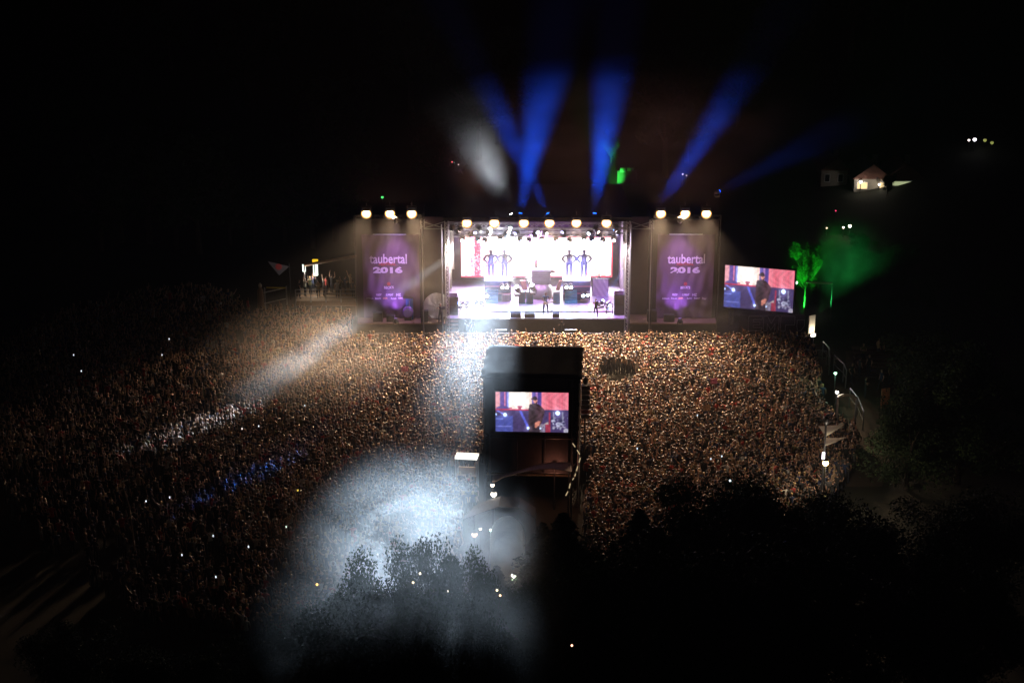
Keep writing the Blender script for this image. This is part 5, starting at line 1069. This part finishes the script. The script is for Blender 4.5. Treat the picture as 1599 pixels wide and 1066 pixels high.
for i, k in enumerate(keys):
    for j in range(7):
        hi = (i + j) % 3; me = paint_body(*BOD[k], SHIRTM[shirts[j]], HAIRM[hi], sleeve=(.5, 1.0)[(i * 7 + j) % 3 == 0])
        VAR.append((k, shirts[j], hn[hi], me)); wts.append((.66, .06, .07, .07, .08, .06)[i] * (.40, .22, .15, .06, .05, .06, .06)[j])
wts = np.array(wts); wts /= wts.sum()
n = len(gx); var = rng.choice(len(VAR), n, p=wts); rot = np.radians(rng.normal(0, 28, n)); scl = rng.normal(1., .05, n).clip(.86, 1.13)
aim = np.arctan2(-(twx + 1 - gx) * .6, 137 - gy + 6); rot = rot + aim
# 300 of the nearest people in sight are things of their own
sky_x = [280, 420, 480, 520, 620, 700, 720, 895, 930, 1000, 1070, 1130, 1160, 1200, 1260, 1340]; sky_y = [950, 930, 905, 858, 838, 760, 700, 760, 835, 790, 770, 735, 722, 760, 752, 745]
vis = pys - 36 < np.interp(pxs, sky_x, sky_y) - 3; vis &= ~((pxs > 690) & (pxs < 905)); vis &= (pxs > 300) & (pxs < 1335)
order = np.argsort(gy + (pxs < 690) * 5.0 + np.where(vis, 0, 1e4)); sel = order[:300]
def zone(px, py):
    if px < 400: return 'dark left crowd edge'
    if px < 470: return 'left of near trees'
    if px < 560: return 'above leftmost near trees'
    if px < 700: return 'beside the white smoke'
    if px < 950: return 'right of tower tents'
    if px < 1000: return 'right of tallest conifer'
    if px < 1060: return 'above low right-hand trees'
    if px < 1120: return 'left of tallest broadleaf'
    if px < 1190: return 'behind tallest broadleaf'
    if px < 1250: return 'left of yellow lamp'
    return 'beside yellow lamp'
for i in sel:
    k, s_, h_, me = VAR[var[i]]; o = inst('person', me, None, (gx[i], gy[i], 0), rot[i], scl[i]); tag(o, '%s-haired concertgoer in %s top, %s, %s' % (h_, s_, SP[k], zone(pxs[i], pys[i])), 'person', 'nearest concertgoers in the crowd')
mask = np.ones(n, bool); mask[sel] = False
for i, (k, s_, h_, me) in enumerate(VAR):
    o = bpy.data.objects.new('person_kind_%02d' % i, me); LIB.objects.link(o)
cm = bpy.data.meshes.new('crowd'); cm.from_pydata(np.stack([gx[mask], gy[mask], 0 * gx[mask]], 1).tolist(), [], [])
def attr(nm, tp, data, fld): a_ = cm.attributes.new(nm, tp, 'POINT'); a_.data.foreach_set(fld, data)
attr('kind_index', 'INT', var[mask].astype('i'), 'value'); attr('turn', 'FLOAT_VECTOR', np.stack([0 * rot[mask], 0 * rot[mask], rot[mask]], 1).ravel().astype('f'), 'vector'); attr('size', 'FLOAT', scl[mask].astype('f'), 'value')
cr = bpy.data.objects.new('crowd', cm); C.objects.link(cr); cr['kind'] = 'stuff'
ng = bpy.data.node_groups.new('crowd_nodes', 'GeometryNodeTree'); ng.interface.new_socket('Geometry', in_out='INPUT', socket_type='NodeSocketGeometry'); ng.interface.new_socket('Geometry', in_out='OUTPUT', socket_type='NodeSocketGeometry')
N = ng.nodes; gi = N.new('NodeGroupInput'); go = N.new('NodeGroupOutput'); ip = N.new('GeometryNodeInstanceOnPoints'); ci = N.new('GeometryNodeCollectionInfo'); ci.inputs[0].default_value = LIB; ci.inputs[1].default_value = True; ci.inputs[2].default_value = True
def na(nm, tp): a_ = N.new('GeometryNodeInputNamedAttribute'); a_.data_type = tp; a_.inputs[0].default_value = nm; return a_.outputs[0]
L_ = ng.links; L_.new(gi.outputs[0], ip.inputs['Points']); L_.new(ci.outputs[0], ip.inputs['Instance']); ip.inputs['Pick Instance'].default_value = True
L_.new(na('kind_index', 'INT'), ip.inputs['Instance Index']); L_.new(na('turn', 'FLOAT_VECTOR'), ip.inputs['Rotation']); L_.new(na('size', 'FLOAT'), ip.inputs['Scale']); L_.new(ip.outputs[0], go.inputs[0])
md = cr.modifiers.new('people', 'NODES'); md.node_group = ng
# phones and signs held up in the crowd
for i, (px, py, col) in enumerate(((115, 554, COOL), (264, 529, COOL), (253, 554, COOL), (127, 579, COOL), (404, 665, COOL), (378, 669, (1, .9, .8)), (228, 782, COOL), (333, 836, COOL), (284, 866, COOL), (388, 853, COOL), (447, 822, (.8, 1, .85)), (465, 765, (1, .7, .1)), (265, 776, COOL), (337, 900, COOL), (1117, 592, COOL), (995, 700, COOL), (1089, 648, COOL), (1110, 716, COOL), (1127, 712, (.8, .7, 1)), (476, 633, COOL))):
    g = G(px, py, 1.95); t = thing('phone', 'lit phone held up %s' % ['at the far left upper crowd', 'in the upper left crowd', 'just left below the upper left one', 'at the far left crowd edge', 'inside the left white beam', 'left of the one in the white beam', 'alone in the dark lower left', 'in the middle of the dark lower left', 'lowest of the dark left crowd but one', 'right of the middle one in the dark left crowd', 'greenish, left of the white smoke', 'yellow, above the white smoke at left', 'near the lone one in the dark lower left', 'lowest in the dark left crowd', 'beside the pink cloth on the right', 'in the crowd right of the tower tents', 'in the middle of the right crowd', 'left of the pair above the right trees', 'right of the pair above the right trees', 'in the lower half of the left beam'][i], 'phone', g, 0, 'lit phones in the crowd')
    MB().box((0, 0, 0), (.075, .012, .14)).obj('case', PLASTIC, t); MB().box((0, -.008, 0), (.068, .004, .13)).obj('screen', glow('phone_%d' % int(col[0] * 99 + col[2] * 10), col, 1.6, False), t)
for px, py, m, lb, nm, cat in ((1115, 595, PINK, 'pink cloth waved above the crowd right of the stage', 'flag', 'flag'), (1104, 637, CARD, 'small cardboard sign held up in the right crowd', 'cardboard_sign', 'sign'), (632, 576, PINK, 'pinkish cloth held up in the crowd left of the tower', 'flag', 'flag')):
    g = G(px, py, 2.1); t = thing(nm, lb, cat, g, R(20)); b = MB()
    for i in range(5):
        for j in range(4): b.v.append((-.3 + .15 * i, .06 * math.sin(i * 1.6 + j), -.2 + .14 * j))
    for i in range(4):
        for j in range(3): b.f.append((i * 4 + j, (i + 1) * 4 + j, (i + 1) * 4 + j + 1, i * 4 + j + 1)); b.m.append(0)
    o = b.obj('cloth' if m is PINK else 'board', m, t); mo = o.modifiers.new('t', 'SOLIDIFY'); mo.thickness = .01
    MB().bar((-.3, 0, -.9), (-.3, 0, .25), .015).obj('stick', WOODBR, t)
print('people', n, 'near set', len(sel))
